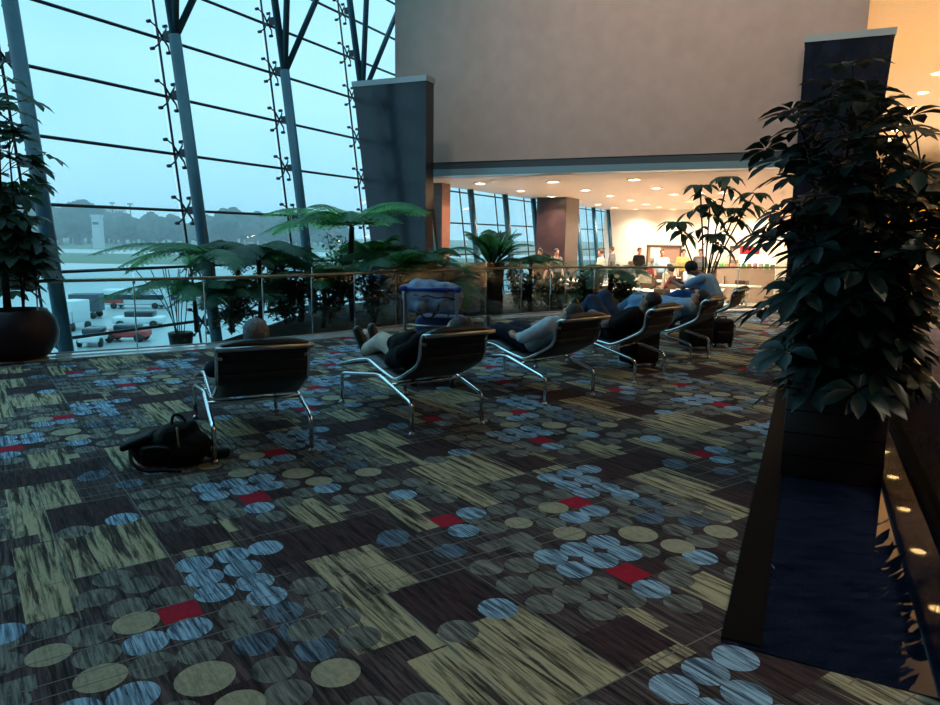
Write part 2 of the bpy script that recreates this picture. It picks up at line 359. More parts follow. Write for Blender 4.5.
# base
CB = Matrix((E1, E2, Vector((0, 0, 1)))).transposed()     # local (u,v) -> world
CBi = CB.inverted()
def toUV(p): q = CBi@(Vector((p[0], p[1], 0))-Vector((CO.x, CO.y, 0))); return q.x, q.y
poly_uv = [toUV(p) for p in FLOORP]
tile(poly_uv, 0, 0)
us = [p[0] for p in poly_uv]; vs_ = [p[1] for p in poly_uv]
def stamp(pts, mi, z):
    cx = sum(p[0] for p in pts)/len(pts); cy = sum(p[1] for p in pts)/len(pts)
    q = Vector((CO.x, CO.y, 0))+E1*cx+E2*cy
    if not inpoly(q.x, q.y, FLOORP): return
    if N.dot(q) > -.1 and P.dot(q) > 2.75: return
    tile(pts, mi, z)
for j in range(int(min(vs_)/H_)-2, int(max(vs_)/H_)+3):
    for i in range(-12, 13):
        ou = i*W_-j*W_/2; ov = j*H_
        if ou < min(us)-2 or ou > max(us)+2: continue
        for k, (a, b, c, d, mi, ly) in enumerate(rects):
            # big tiles are woven from smaller tiles so that they end cleanly at the edges of the floor
            nu = max(1, round((b-a)/.2)); nv = max(1, round((d-c)/.2))
            for x in range(nu):
                for y in range(nv):
                    u0 = ou+a+(b-a)*x/nu; u1 = ou+a+(b-a)*(x+1)/nu; v0 = ov+c+(d-c)*y/nv; v1 = ov+c+(d-c)*(y+1)/nv
                    stamp([(u0, v0), (u1, v0), (u1, v1), (u0, v1)], mi, .0004*ly+.00001*k)
        for k, (u, v, r, mi) in enumerate(circ):
            ly = {4: 2, 8: 2.6, 3: 3.3, 2: 4}[mi]
            stamp([(ou+u+r*math.cos(t*math.pi/11), ov+v+r*math.sin(t*math.pi/11)) for t in range(22)], mi, .0004*ly+.000006*k)
        for v in (.845, .69, .53, .45, -.53):
            for q in range(11): stamp([(ou-1.08+q*.18, ov+v-.003), (ou-.9+q*.18, ov+v-.003), (ou-.9+q*.18, ov+v+.003), (ou-1.08+q*.18, ov+v+.003)], 7, .0021)
        for u in (-1.0, -.585):
            for q in range(10): stamp([(ou+u-.003, ov-.92+q*.18), (ou+u+.003, ov-.92+q*.18), (ou+u+.003, ov-.74+q*.18), (ou+u-.003, ov-.74+q*.18)], 7, .0021)
carpet = carp.build('floor', cm, kind='structure', label='patterned carpet of tan, blue and grey circles and streaked rectangles with red squares')
carpet.location = (CO.x, CO.y, 0); carpet.rotation_euler = (0, 0, RC_ANG)
slab = MB(); slab.prism(FLOORP, -.3, -.004); slab.build('floor', M['blackstone'], kind='structure', label='dark floor slab edge under the carpet')

# --- marble strip on the right
mb = MB(); mb.prism([PN(2.67, -.187), PN(2.62, .70), PN(14.5, .70), PN(14.5, -.187)], -.002, .006)
mb.build('floor', M['granite'], kind='structure', label='polished blue grey granite floor strip')
mb = MB(); mb.prism([PN(2.69, -.19), PN(2.69, -.05), PN(14.5, -.05), PN(14.5, -.19)], 0, .012)
mb.build('trim_1', M['blackstone'], kind='structure', label='black stone border strip beside the granite')
# low glass parapet with a steel cap
M['parglass'] = glass_mat('parapet glass', (.78, .76, .70), .06)
pg = empty('glass_parapet', PN(2.6, .74), 0, 'low glass parapet with steel cap along the right edge of the granite', 'parapet')
pi_ = -Vector(PN(2.6, .74))
mb = MB(); mb.box(PN(7.6, .74, -.41)+pi_, (.10, 13.6, .88), ROTB); mb.build('base_channel', M['blackstone'], pg)
mb = MB(); mb.tube([PN(.8, .74, .64)+pi_, PN(14.4, .74, .64)+pi_], .025, 10); mb.build('cap_rail', M['brushed'], pg)
p = .8
while p < 14.3:
    mb = MB(); mb.box(PN(p+.85, .74, .33)+pi_, (.014, 1.69, .60), ROTB); mb.build('glass_panel', M['parglass'], pg); p += 1.7

# --- ledge along the railing
def offset(pl, d):
    out = []
    for i, p in enumerate(pl):
        a = pl[max(i-1, 0)]; b = pl[min(i+1, len(pl)-1)]; t = (b-a).normalized(); out.append(p+Vector((-t.y, t.x, 0))*d)
    return out
EL = smoothpts(ELEDGE, 4); EO = offset(EL, .42)
mb = MB()
for i in range(len(EL)-1):
    a, b, c, d = EL[i], EL[i+1], EO[i+1], EO[i]
    mb.prism([a, b, c, d], -.25, .014)
mb.build('trim_3', M['ledge'], kind='structure', label='pale polished stone ledge under the glass railing')

# --- glass railing
rail = empty('glass_railing', EO[10], 0, 'curved glass railing with brass handrail in front of the ferns', 'railing')
inv = -Vector(EO[10])
ER = offset(EL, .30)
mb = MB(); mb.tube([p+inv+Vector((0, 0, .90)) for p in ER], .022, 10); mb.build('handrail', M['rail'], rail, label='brass handrail')
mb = MB(); mb.tube([p+inv+Vector((0, 0, .035)) for p in ER], .012, 6); mb.build('base_channel', M['brushed'], rail)
for i in range(0, len(ER)-2, 2):
    a = ER[i]+inv; b = ER[min(i+2, len(ER)-1)]+inv; d = (b-a).normalized(); n = Vector((-d.y, d.x, 0))
    a2 = a+d*.012; b2 = b-d*.012
    mb = MB(); mb.prism([a2-n*.006, b2-n*.006, b2+n*.006, a2+n*.006], .03, 1.02); mb.build('glass_panel', M['railglass'], rail)
    mb = MB(); mb.tube([a+n*.03+Vector((0, 0, .012)), a+n*.03+Vector((0, 0, .9))], .010, 6); mb.ball(a+n*.0+Vector((0, 0, .86)), .02, 8, 6); mb.build('post', M['brushed'], rail)

# --- planting bed beyond the railing
BEDP = [p for p in EO if (p.x/p.y) > -.385]
bed_start = BEDP[0]
B0 = A(431, 200, 18.0); B0.z = 0
bedpoly = [(p.x, p.y) for p in BEDP]+[tuple((PN(17.6, -.1)).xy), tuple((PN(17.6, -9.0)).xy), tuple((PN(12.0, -9.0)).xy)]
mb = MB(); mb.prism(bedpoly, -.6, -.02); mb.build('floor', M['soil'], kind='structure', label='dark soil bed behind the railing')

# --- hall and concourse floor, lower level
mb = MB(); mb.prism([PN(17.6, -9.2).xy.to_tuple(), PN(17.6, .9).xy.to_tuple(), PN(-5, .9).xy.to_tuple(), PN(-5, 26).xy.to_tuple(), PN(80, 26).xy.to_tuple(), PN(80, -9.2).xy.to_tuple()], -1.0, -.60)
mb.build('floor', M['hallfloor'], kind='structure', label='pale polished floor of the lower hall')

# --- glass curtain wall
q_ = -N
def WP(t, z, off=0.0): return q_*(10.0+.125*(z-1.5)-off)+P*t+Vector((0, 0, z))
T0, DT = 6.64, 2.82
ZSP = 4.75
levels = [-.075+.965*k for k in range(-3, 10)]
win = empty('window_1', WP(T0, -3), 0, 'tall outward leaning glass wall with dark horizontal bars'); tag(win, kind='structure')
wi = -Vector(WP(T0, -3))
for k, z in enumerate(levels):
    mb = MB(); mb.tube([WP(-8, z, .03)+wi, WP(39.5, z, .03)+wi], .028, 6); mb.build('mullion', M['mullion'], win)
for i in range(-4, 12):
    t = T0+DT*i
    mb = MB(); mb.tube([WP(t, -3, .06)+wi, WP(t, 9.4, .06)+wi], .022, 6); mb.build('glazing_rod', M['mullion'], win)
    a, b, c, d = WP(t+.015, -3), WP(t+DT-.015, -3), WP(t+DT-.015, 9.4), WP(t+.015, 9.4)
    mb = MB(); mb.poly([x+wi for x in (a, b, c, d)]); mb.build('pane', M['glass'], win)
names = {0: 'leaning teal steel column behind the potted plant at far left', 1: 'leaning teal steel column behind the left fern fronds',
         2: 'leaning teal steel column with forked top left of the dark stone pier', 3: 'leaning teal steel column right beside the left dark stone pier'}
for i in range(-1, 12):
    t = T0+DT*i; hall = i >= 4
    zt = 2.9 if hall else 9.3
    base = WP(t, -3 if not hall else -.60, .44)
    lab = names.get(i, 'teal steel column in the hall window')
    if i == -1: lab = 'leaning teal steel column just outside the left edge'
    c = empty('steel_column', base, 0, lab, 'column', 'steel columns along the hall window' if hall else 'tall leaning columns of the glass wall')
    bi = -Vector(base)
    mb = MB(); mb.tube([base+bi, WP(t, min(zt, ZSP) if not hall else zt, .44)+bi], .10, 14); mb.build('shaft', M['steel'], c)
    if not hall:
        zb = ZSP
        for dt, dz, dof, r in ((0, 4.6, -.1, .075), (.20, 4.6, .75, .065), (1.7, 3.6, 1.1, .06)):
            mb = MB(); mb.tube([WP(t, zb-.05, .44)+bi, WP(t+dt, zb+dz, .44+dof)+bi], r, 12); mb.build('branch', M['steel'], c)
    for z in levels:
        if hall or z > 8: continue
        mb = MB(); mb.box(WP(t, z, .33)+bi, (.18, .11, .13), ROTB); br = mb.build('bracket', M['mullion'], c)
        mb = MB(); s = WP(t, z, .10)+bi
        up = Vector((0, 0, 1))+q_*.12
        for sx in (-1, 1):
            for sz in (-1, 1):
                e = s+P*sx*.17+up*sz*.22
                mb.tube([s+N*.05, s+P*sx*.10+up*sz*.14+N*.06, e], [.02, .015, .012], 6); mb.tube([e+N*.01, e-N*.06], .03, 8)
        mb.build('spider_fitting', M['mullion'], br)
# gallery around the glass foot, outside the void
mb = MB(); a = [WP(-8, -3, .9), WP(39, -3, .9), WP(39, -3, -.3), WP(-8, -3, -.3)]
mb.prism([x.xy.to_tuple() for x in a], -3.2, -3.0); mb.build('floor', M['ledge'], kind='structure', label='lower ledge at the foot of the glass wall')

# --- enclosing walls and ceilings
mb = MB(); mb.box(PN(11, -8.4, 9.6), (5.6, 40, .03), ROTB); mb.build('window_2', M['glass'], kind='structure', label='glass roof strip over the atrium')
mb = MB()
for i in range(15): mb.box(PN(-8+i*2.82, -8.4, 9.5), (5.6, .12, .25), ROTB)
mb.build('trim_6', M['steel'], kind='structure', label='steel beams under the glass roof strip')
mb = MB(); mb.box(PN(11, -2.2, 9.6), (6.8, 40, .2), ROTB); mb.build('ceiling', M['darkceil'], kind='structure', label='high grey ceiling of the atrium')
mb = MB(); mb.box(PN(-6, 6, 3.5), (44, .2, 14), ROTB); mb.build('wall_back', M['backwall'], kind='structure')
mb = MB(); mb.box(PN(4.0, .98, 8.4), (.12, 22, 2.6), ROTB); mb.build('wall_upper', M['plaster'], kind='structure')
# beige bulkhead over the hall opening
def BL(s, dep=0.0): return Vector((B0.x, B0.y, 0))+N*s+P*dep
def RP(x, y, p):                     # sight line meets the plane P.X = p
    r = ray(x, y); o = Vector((0, 0, EYE)); t = p/r.dot(P); return o+r*t
pB = B0.dot(P)
nB = B0.dot(N)
s0, s1 = RP(395, 40, pB).dot(N)-nB, RP(868, 20, pB).dot(N)-nB
zb1 = (RP(431, 177.8, pB).z+RP(780, 167, pB).z)/2
print('bulk', s0, s1, zb1, RP(431, 177.8, pB).z, RP(780, 167, pB).z)
mb = MB(); c = BL((s0+s1)/2, .25); mb.box((c.x, c.y, 3.22+3.2), (s1-s0, .5, 6.4), ROTB); mb.build('wall_front', M['plaster'], kind='structure', label='beige textured wall above the hall opening')
mb = MB(); mb.box((c.x, c.y, 3.14), (s1-s0, .46, .17), ROTB); mb.build('trim_4', M['bandd'], kind='structure', label='dark band under the beige wall')
mb = MB(); mb.box((c.x, c.y, 2.98), (s1-s0, .50, .15), ROTB); mb.build('trim_5', M['bandl'], kind='structure', label='pale metal band under the beige wall')
# piers
def pier(sl, sr, z1, leanl, leanr, dep, label):
    b = BL((sl+sr)/2, dep); root = empty('stone_pier', (b.x, b.y, -.6), ROTB, label, 'pier', 'dark stone piers framing the hall')
    w2 = (sr-sl)/2; zb = 0.0; zt = z1+.6; th = .18
    mb = MB()
    def slab(z0, z1_, grow=0):
        xl0 = -w2-leanl*(z0-zt)*-1*-1 if False else -w2+leanl*(zt-z0); xr0 = w2-leanr*(zt-z0)
        xl1 = -w2+leanl*(zt-z1_); xr1 = w2-leanr*(zt-z1_)
        v = [(xl0-grow, -th-grow, z0), (xr0+grow, -th-grow, z0), (xr0+grow, th+grow, z0), (xl0-grow, th+grow, z0), (xl1-grow, -th-grow, z1_), (xr1+grow, -th-grow, z1_), (xr1+grow, th+grow, z1_), (xl1-grow, th+grow, z1_)]
        mb.add(v, [(3, 2, 1, 0), (4, 5, 6, 7), (0, 1, 5, 4), (1, 2, 6, 5), (2, 3, 7, 6), (3, 0, 4, 7)])
    slab(0, zt-.12); mb.build('shaft', M['pier'], root)
    mb = MB(); slab(zt-.12, zt, .02); mb.build('cap', M['piercap'], root, label='pale polished cap')
pp = pB-1.35
def sn(x, y): return RP(x, y, pp).dot(N)-nB
pl0, pl1, zl = sn(357, 83), sn(430, 77), RP(392, 80, pp).z
pier(pl0, pl1, zl, .125, 0, -1.35, 'dark polished stone pier with slanted left edge at the left end of the beige wall')
pp = pB-.35
pier(sn(806, 38), sn(895, 31), RP(850, 34, pp).z, 0, .05, -.35, 'dark polished stone pier rising behind the large plant at right')

# --- hall beyond the opening
PH = 38.0; pf = B0.dot(P)
mb = MB(); mb.prism([PN(pf+.5, -9.9).xy.to_tuple(), PN(pf+.5, .95).xy.to_tuple(), PN(PH, .95).xy.to_tuple(), PN(PH, -9.9).xy.to_tuple()], 2.9, 3.1)
mb.build('ceiling', M['hallceil'], kind='structure', label='low white panelled ceiling of the hall')
mb = MB(); mb.box(PN(PH+.1, -4.2, 1.6), (11.6, .2, 5.0), ROTB); mb.build('wall_far', M['white'], kind='structure', label='white end wall of the hall')
# concourse ceiling to the right, falling with distance
mb = MB()
cz = [(-6, 7.0), (pB+.55, 7.0), (78, 7.0)]
for (a, za), (b, zb) in zip(cz[:-1], cz[1:]):
    n0, n1 = (.93 if a < 0 else .1), 26
    v = [PN(a, n0, za), PN(b, n0, zb), PN(b, n1, zb), PN(a, n1, za)]; v2 = [x+Vector((0, 0, .15)) for x in v]
    mb.add(v+v2, [(0, 1, 2, 3), (7, 6, 5, 4), (0, 4, 5, 1), (1, 5, 6, 2), (2, 6, 7, 3), (3, 7, 4, 0)])
mb.build('ceiling', M['warmceil'], kind='structure', label='high warm beige ceiling of the concourse')
def concz(p): return 7.0
mb = MB(); mb.box(PN(36, 26, 3), (.2, 86, 9), ROTB); mb.build('wall_side', M['white'], kind='structure')
mb = MB(); mb.box(PN(78, 13, 3), (27, .2, 9), ROTB); mb.build('wall_end', M['white'], kind='structure')
mb = MB(); mb.box(PN(58, 1.55, 3), (.1, 40, 9), ROTB); mb.build('wall_end', M['white'], kind='structure')
# upstand between the two ceilings
mb = MB()
for i in range(10):
    a = pf+.5+(PH-pf-.5)*i/10; b = pf+.5+(PH-pf-.5)*(i+1)/10
    ni = nB+s1-.12
    v = [PN(a, ni, 2.9), PN(b, ni, 2.9), PN(b, ni, concz(b)+.1), PN(a, ni, concz(a)+.1)]; v2 = [x+N*.06 for x in v]
    mb.add(v+v2, [(3, 2, 1, 0), (4, 5, 6, 7), (0, 1, 5, 4), (2, 3, 7, 6)])
mb.build('wall_inner', M['warmceil'], kind='structure')

# brown piers in the hall
def hallpier(px0, px1, D, matl, label, depth):
    a = A(px0, 220, D); b = A(px1, 220, D); c = (a+b)/2; wdt = (b-a).length
    root = empty('hall_pillar', (c.x, c.y, -.60), ROTB, label, 'pillar')
    mb = MB(); mb.box((0, 0, 1.75), (wdt, depth, 3.5), 0); mb.build('pillar_shaft', M[matl], root)
    mb = MB(); mb.box((0, 0, .06), (wdt+.03, depth+.03, .12), 0); mb.build('plinth', M['blackstone'], root)
hallpier(430, 447, 20.5, 'redbrown', 'narrow red brown pillar right beside the left dark pier', .5)
hallpier(543, 573, 27.6, 'brownstone', 'wide dark brown stone pillar in the middle of the hall window', 1.6)

# ceiling lights of the hall
Z6 = [(213, 153), (22, 195), (300, 187), (118, 217), (197, 235), (367, 212), (68, 252), (133, 264), (258, 250), (188, 273), (237, 282), (310, 262), (353, 272), (388, 282), (562, 145), (470, 205), (520, 232), (430, 240), (455, 262), (500, 262), (560, 205), (600, 225)]
lp = [(480, 183), (521, 190.5), (553, 181.5), (551, 196), (577, 201)]+[(580+x/3.915, 140+y/3.915) for x, y in Z6]
def downlight(p, z, mt, r, power, col, label, group, first):
    if first is None:
        root = empty('ceiling_light', (p.x, p.y, z), 0, label, 'ceiling light', group)
        mb = MB(); mb.lathe([(r*1.25, -.0), (r*1.25, -.02), (r, -.025), (r, -.004)], seg=16); mb.build('ring', M['ring'], root)
        mb = MB(); mb.add([(r*math.cos(a*math.pi/8), r*math.sin(a*math.pi/8), -.012) for a in range(16)], [list(range(16))[::-1]]); mb.build('lamp_disc', mt, root)
    else:
        root = copy_tree(first); root.location = (p.x, p.y, z)
    return root
first = None
hl = []
for p in [G(x, y, 2.9) for x, y in lp]+[PN(PH-.9, -8.2+1.9*k, 2.9) for k in range(5)]:
    if p.dot(P) > PH-.4: continue
    if any((p-o).length < .5 for o in hl): continue
    hl.append(p)
    o = downlight(p, 2.9, M['lamp'], .15, 0, None, 'small round recessed light in the white ceiling of the hall', 'round ceiling lights of the hall', first)
    if first is None: first = o
def alight(name, loc, size, power, col, rot=(0, 0, 0), spread=150):
    l = bpy.data.lights.new(name, 'AREA'); l.size = size; l.energy = power; l.color = col; l.shape = 'DISK'; l.spread = R(spread)
    o = bpy.data.objects.new(name, l); COL.objects.link(o); o.location = loc; o.rotation_euler = rot; return o
for k, p in enumerate(hl):
    if p.dot(N) < .7: alight('hall_lamp', (p.x, p.y, 2.87), .24, 115 if p.dot(P) < PH-2 else 70, (1, .86, .70), spread=130)
# concourse lamps
first = None
cl = []
for n, p0_, dp_, cnt in ((3.35, 1.4, 3.48, 15), (8.7, 2.0, 5.0, 15), (14.5, 4.0, 9.0, 7)):
    for q_i in range(cnt):
        p = p0_+dp_*q_i; q = PN(p, n); z = 7.0
        o = downlight(q, z-.005, M['lampw'], .19, 0, None, 'round warm downlight in the beige concourse ceiling', 'warm downlights of the concourse ceiling', first)
        if first is None: first = o
        if p < 56: alight('concourse_lamp', (q.x, q.y, z-.06), .38, 250 if p > 12 else 50, (1, .87, .70), spread=85)
# added spotlights, unseen above the frame, that brighten the beige wall
first = None
for k in range(5):
    q = PN(10.5, -7.4+k*2.0, 9.3)
    if first is None:
        first = empty('added_spotlight', q, ROTB, 'added grey spotlight, unseen above the frame, brightening the beige wall', 'spotlight', 'added spotlights above the frame')
        mb = MB(); mb.tube([(0, 0, .2), (0, 0, 0)], .02, 8); mb.build('arm', M['brushed'], first)
        mb = MB(); mb.tube([(0, -.12, .05), (0, .0, -.02)], .09, 14); mb.build('housing', M['brushed'], first)
    else:
        o = copy_tree(first); o.location = q
    l_ = bpy.data.lights.new('added_wall_fill', 'SPOT'); l_.energy = 430; l_.color = (1, .86, .76); l_.spot_size = R(100); l_.spot_blend = .9; l_.shadow_soft_size = .15
    lo = bpy.data.objects.new('added_wall_fill', l_); COL.objects.link(lo); lo.location = q+P*.05
    d = (PN(pB, -4.5+k*1.2, 4.2)-q).normalized(); lo.rotation_euler = d.to_track_quat('-Z', 'Y').to_euler()

# ================================================================== LOUNGE CHAIRS
PROF = [(-.175, .775), (-.14, .778), (-.10, .755), (-.08, .705), (-.07, .625), (-.04, .555), (.03, .505), (.28, .385), (.40, .385), (.58, .415), (.76, .455), (.88, .45), (1.10, .405), (1.32, .35), (1.46, .315)]
CW = .29
def lounge_chair(name='lounge_chair'):
    root = empty(name)
    pr = smoothpts([(0, y, z) for y, z in PROF], 3)
    def strip(a, b, th, wd, mt, nm, puff=0, lab=None):
        seg = pr[a:b]; mb = MB(); vs = []; n = len(seg); cols = 9
        for i, p in enumerate(seg):
            d = (seg[min(i+1, n-1)]-seg[max(i-1, 0)]).normalized(); nn = Vector((0, -d.z, d.y))
            e = min(1, min(i, n-1-i)/2.0)
            for s in (1, -1):
                for k in range(cols):
                    x = -wd+2*wd*k/(cols-1); q = 1-abs(2*k/(cols-1)-1)**4
                    t = (th*.5+puff*q*e) if s == 1 else -th*.5
                    vs.append(p+nn*t+Vector((x, 0, 0)))
        fs = []
        L = cols*2
        for i in range(n-1):
            for k in range(cols-1):
                a0 = i*L+k; fs.append((a0, a0+L, a0+L+1, a0+1)); b0 = a0+cols; fs.append((b0, b0+1, b0+L+1, b0+L))
            for k in (0, cols-1):
                a0 = i*L+k; b0 = a0+cols; f = (a0, b0, b0+L, a0+L); fs.append(f if k == 0 else f[::-1])
        for i in (0, n-1):
            for k in range(cols-1):
                a0 = i*L+k; f = (a0, a0+1, a0+cols+1, a0+cols); fs.append(f if i == 0 else f[::-1])
        mb.add(vs, fs, True); return mb.build(nm, mt, root, label=lab)
    n = len(pr)
    strip(1, 14, .03, CW-.012, M['sling'], 'backrest', .018)
    strip(13, 27, .03, CW-.012, M['sling'], 'seat', .018)
    strip(26, n-1, .03, CW-.012, M['sling'], 'leg_rest', .018)
    strip(0, 5, .05, CW-.02, M['slingtop'], 'headrest', .03)
    for s in (-1, 1):
        mb = MB(); mb.tube([p+Vector((s*CW, 0, 0)) for p in pr], .014, 8); mb.build('side_rail', M['chrome'], root)
    mb = MB(); e = pr[0]; mb.tube([e+Vector((-CW-.015, 0, 0)), e+Vector((CW+.015, 0, 0))], .017, 8); mb.build('top_bar', M['brushed'], root)
    mb = MB(); e = pr[-1]; mb.tube([e+Vector((-CW, 0, 0)), e+Vector((CW, 0, 0))], .014, 8); mb.build('foot_bar', M['chrome'], root)
    # seam and bolts on the back
    mb = MB(); e = pr[10]; mb.tube([e+Vector((-CW+.02, -.018, -.008)), e+Vector((CW-.02, -.018, -.008))], .006, 6); mb.build('seam_bar', M['slingtop'], root)
    for s in (-1, 1):
        mb = MB(); e = pr[9]; mb.tube([e+Vector((s*(CW-.02), -.03, 0)), e+Vector((s*(CW-.02), .0, .0))], .013, 10); mb.build('bolt', M['brushed'], root)
    for s in (-1, 1):
        x = s*(CW+.03)
        pts = [(x, 0, .02), (x, 0, .19)]+smoothpts([(x, 0, .205), (x, .006, .228), (x, .025, .248), (x, .055, .26)], 3)+smoothpts([(x, .47, .362), (x, .52, .37), (x, .58, .37), (x, .64, .364)], 3)+smoothpts([(x, 1.19, .284), (x, 1.235, .272), (x, 1.262, .245), (x, 1.27, .215)], 3)+[(x, 1.27, .02)]
        mb = MB(); mb.tube(pts, .0165, 9); lg = mb.build('leg', M['chrome'], root)
        for y in (0, 1.27):
            mb = MB(); mb.lathe([(.0, .0), (.024, .0), (.024, .012), (.016, .03), (.0, .03)], (x, y, 0), 12); mb.build('foot_cap', M['brushed'], lg)
    for y, z in ((.31, .335), (.72, .345)):
        mb = MB(); mb.tube([(-CW-.03, y, z), (CW+.03, y, z)], .014, 8); mb.build('crossbar', M['chrome'], root)
    return root
CH = [((-1.375, 4.68), 116), ((-.165, 5.43), 124), ((.925, 6.5), 129), ((1.915, 7.54), 138), ((2.82, 8.74), 143), ((3.78, 10.45), 146)]
clabs = ['black leather lounge chair at far left with the black backpack beside it', 'black leather lounge chair in front of the luggage trolley', 'black leather lounge chair holding the person in white shirt and dark trousers',
         'black leather lounge chair holding the person in blue jeans', 'black leather lounge chair under the pale blue clothed sleeper', 'farthest black leather lounge chair nearest the big plant']
chairs = []
proto = None
for i, ((x, y), a) in enumerate(CH):
    o = proto if proto else lounge_chair()
    if i: o = copy_tree(proto)
    else: proto = o
    o.location = (x, y, .002); o.rotation_euler = (0, 0, R(a-90)); tag(o, clabs[i], 'chair', 'row of lounge chairs'); chairs.append(o)

# ================================================================== PEOPLE
def hand(mb, wr, d, pn, side, r=1.0, curl=.5):
    """palm and five separate fingers; d along the hand, pn out of the back of the hand"""
    d = d.normalized(); pn = (pn-d*pn.dot(d)).normalized(); x = d.cross(pn)*side
    palm_end = wr+d*.085
    ln = [.062, .072, .067, .052]
    for k in range(4):
        b = palm_end+x*(.030-.020*k)*r-d*.012; p1 = b+d*ln[k]*.55-pn*.006; dd = (d*(1-curl)-pn*curl).normalized(); p2 = p1+dd*ln[k]*.55
        mb.tube([b, p1, p1+(p2-p1)*.5-pn*.003, p2], [.0095, .009, .008, .0055], 6)
    b = wr+d*.025+x*.034; mb.tube([b-x*.012, b+x*.018+d*.022, b+x*.014+d*.055-pn*.008], [.012, .0105, .007], 6)
def person(loc, rz, J, wear, label, group=None, voxel=.015, detail=True, hairlen=0, fwd=None, name='person', kids=()):
    V = {k: Vector(v) for k, v in J.items()}
    root = empty(name, loc, rz, label, 'person', group)
    up = (V['head']-V['neck']).normalized(); fwd = Vector(fwd or (0, 1, .3)); fwd = (fwd-up*fwd.dot(up)).normalized(); sd = fwd.cross(up).normalized()
    HM = Matrix((sd, fwd, up)).transposed()
    mb = MB()
    H = V['head']
    mb.ball(H+up*.02, (.074, .092, .098), 18, 12, HM); capsule(mb, H-up*.045+fwd*.025, H-up*.075+fwd*.05, .055, .034)
    mb.ball(H+fwd*.098-up*.02, (.013, .02, .026), 8, 6, HM)
    for s in (-1, 1): mb.ball(H+sd*s*.076-up*.01, (.012, .02, .032), 8, 6, HM)
    capsule(mb, V['neck']-up*.03, H-up*.04, .055, .05)
    sc_ = (V['shr']-V['shl']).normalized()
    capsule(mb, V['shl'], V['shr'], .06, .06)
    for s in (-.5, 0, .5):
        capsule(mb, V['chest']+sc_*.15*s, V['hip']+sc_*.15*s, .105, .10)
    capsule(mb, V['hpl'], V['hpr'], .10, .10)
    for a in 'lr':
        capsule(mb, V['sh'+a], V['el'+a], .052, .040); capsule(mb, V['el'+a], V['wr'+a], .040, .027)
        hd = V.get('hd'+a, V['wr'+a]+(V['wr'+a]-V['el'+a]).normalized()*.09)
        d = (hd-V['wr'+a]).normalized()
        capsule(mb, V['wr'+a], V['wr'+a]+d*.07, .028, .034)
        capsule(mb, V['hp'+a], V['kn'+a], .088, .060); capsule(mb, V['kn'+a], V['an'+a], .058, .038)
        capsule(mb, V['an'+a], V['to'+a], .042, .032)
    body = fuse('body', mb, voxel, wear.get('skin', M['skin']), root, 3)
    if detail:      # fingers and eyes are joined into the one body mesh
        ex = MB()
        for a in 'lr':
            hd = V.get('hd'+a, V['wr'+a]+(V['wr'+a]-V['el'+a]).normalized()*.09); d = (hd-V['wr'+a]).normalized()
            hand(ex, V['wr'+a], d, Vector((0, 0, 1)) if abs(d.z) < .9 else Vector((0, 1, 0)), 1 if a == 'l' else -1)
        ex.cur = 1
        for s in (-1, 1): ex.ball(H+fwd*.084+sd*s*.031+up*.012, .011, 8, 6)
        bm = bmesh.new(); bm.from_mesh(body.data); tmp = ex.mesh('tmp', [M['skin'], M['black']]); bm.from_mesh(tmp); bm.to_mesh(body.data); bm.free()
        body.data.materials.append(M['black']); bpy.data.meshes.remove(tmp)
    # shirt
    mb = MB(); g = .016
    capsule(mb, V['shl'], V['shr'], .06+g, .06+g)
    for s in (-.5, 0, .5): capsule(mb, V['chest']+sc_*.16*s, V['hip']+(V['chest']-V['hip'])*.12+sc_*.16*s, .105+g, .105+g)
    sl = wear.get('sleeve', .55)
    for a in 'lr':
        if sl <= 1:
            e = V['sh'+a].lerp(V['el'+a], sl); capsule(mb, V['sh'+a], e, .052+g+.004, .045+g)
        else:
            capsule(mb, V['sh'+a], V['el'+a], .052+g, .042+g); capsule(mb, V['el'+a], V['el'+a].lerp(V['wr'+a], sl-1), .042+g, .036+g)
    fuse('shirt', mb, voxel, wear['shirt'], root, 3, .012)
    mb = MB(); capsule(mb, V['hpl'], V['hpr'], .10+g, .10+g)
    tl = wear.get('leg', .93)
    for a in 'lr':
        capsule(mb, V['hp'+a], V['kn'+a], .09+g, .064+g)
        if tl > 0: capsule(mb, V['kn'+a], V['kn'+a].lerp(V['an'+a], tl), .062+g, .046+g)
    fuse('trousers', mb, voxel, wear['trousers'], root, 3, .012)
    mb = MB()
    if wear.get('shoe'):
        for a in 'lr':
            d = (V['to'+a]-V['an'+a]).normalized(); mb = MB(); capsule(mb, V['an'+a]-d*.02, V['to'+a]+d*.02, .053, .043)
            sh = fuse('shoe', mb, max(voxel*.8, .01), wear['shoe'], root, 2)
    mb = MB(); mb.ball(H+up*.035-fwd*.014, (.084, .097, .096), 18, 12, HM); 
    if hairlen: capsule(mb, H-fwd*.05, H-fwd*.06-up*hairlen, .07, .05)
    hr = MB()
    mb2 = mb
    bmh = bmesh.new(); me = mb2.mesh('h', [M['hairb']]); bmh.from_mesh(me)
    bmesh.ops.bisect_plane(bmh, geom=bmh.verts[:]+bmh.edges[:]+bmh.faces[:], plane_co=H+fwd*.03+up*.0, plane_no=(fwd*1.0-up*.45).normalized(), clear_outer=True)
    bmesh.ops.holes_fill(bmh, edges=[e for e in bmh.edges if e.is_boundary])
    me2 = bpy.data.meshes.new('hair'); bmh.to_mesh(me2); bmh.free(); me2.materials.append(wear.get('hair', M['hairb']))
    for p in me2.polygons: p.use_smooth = True
    o = bpy.data.objects.new('hair', me2); COL.objects.link(o); o.parent = root
    bpy.data.meshes.remove(me)
    return root

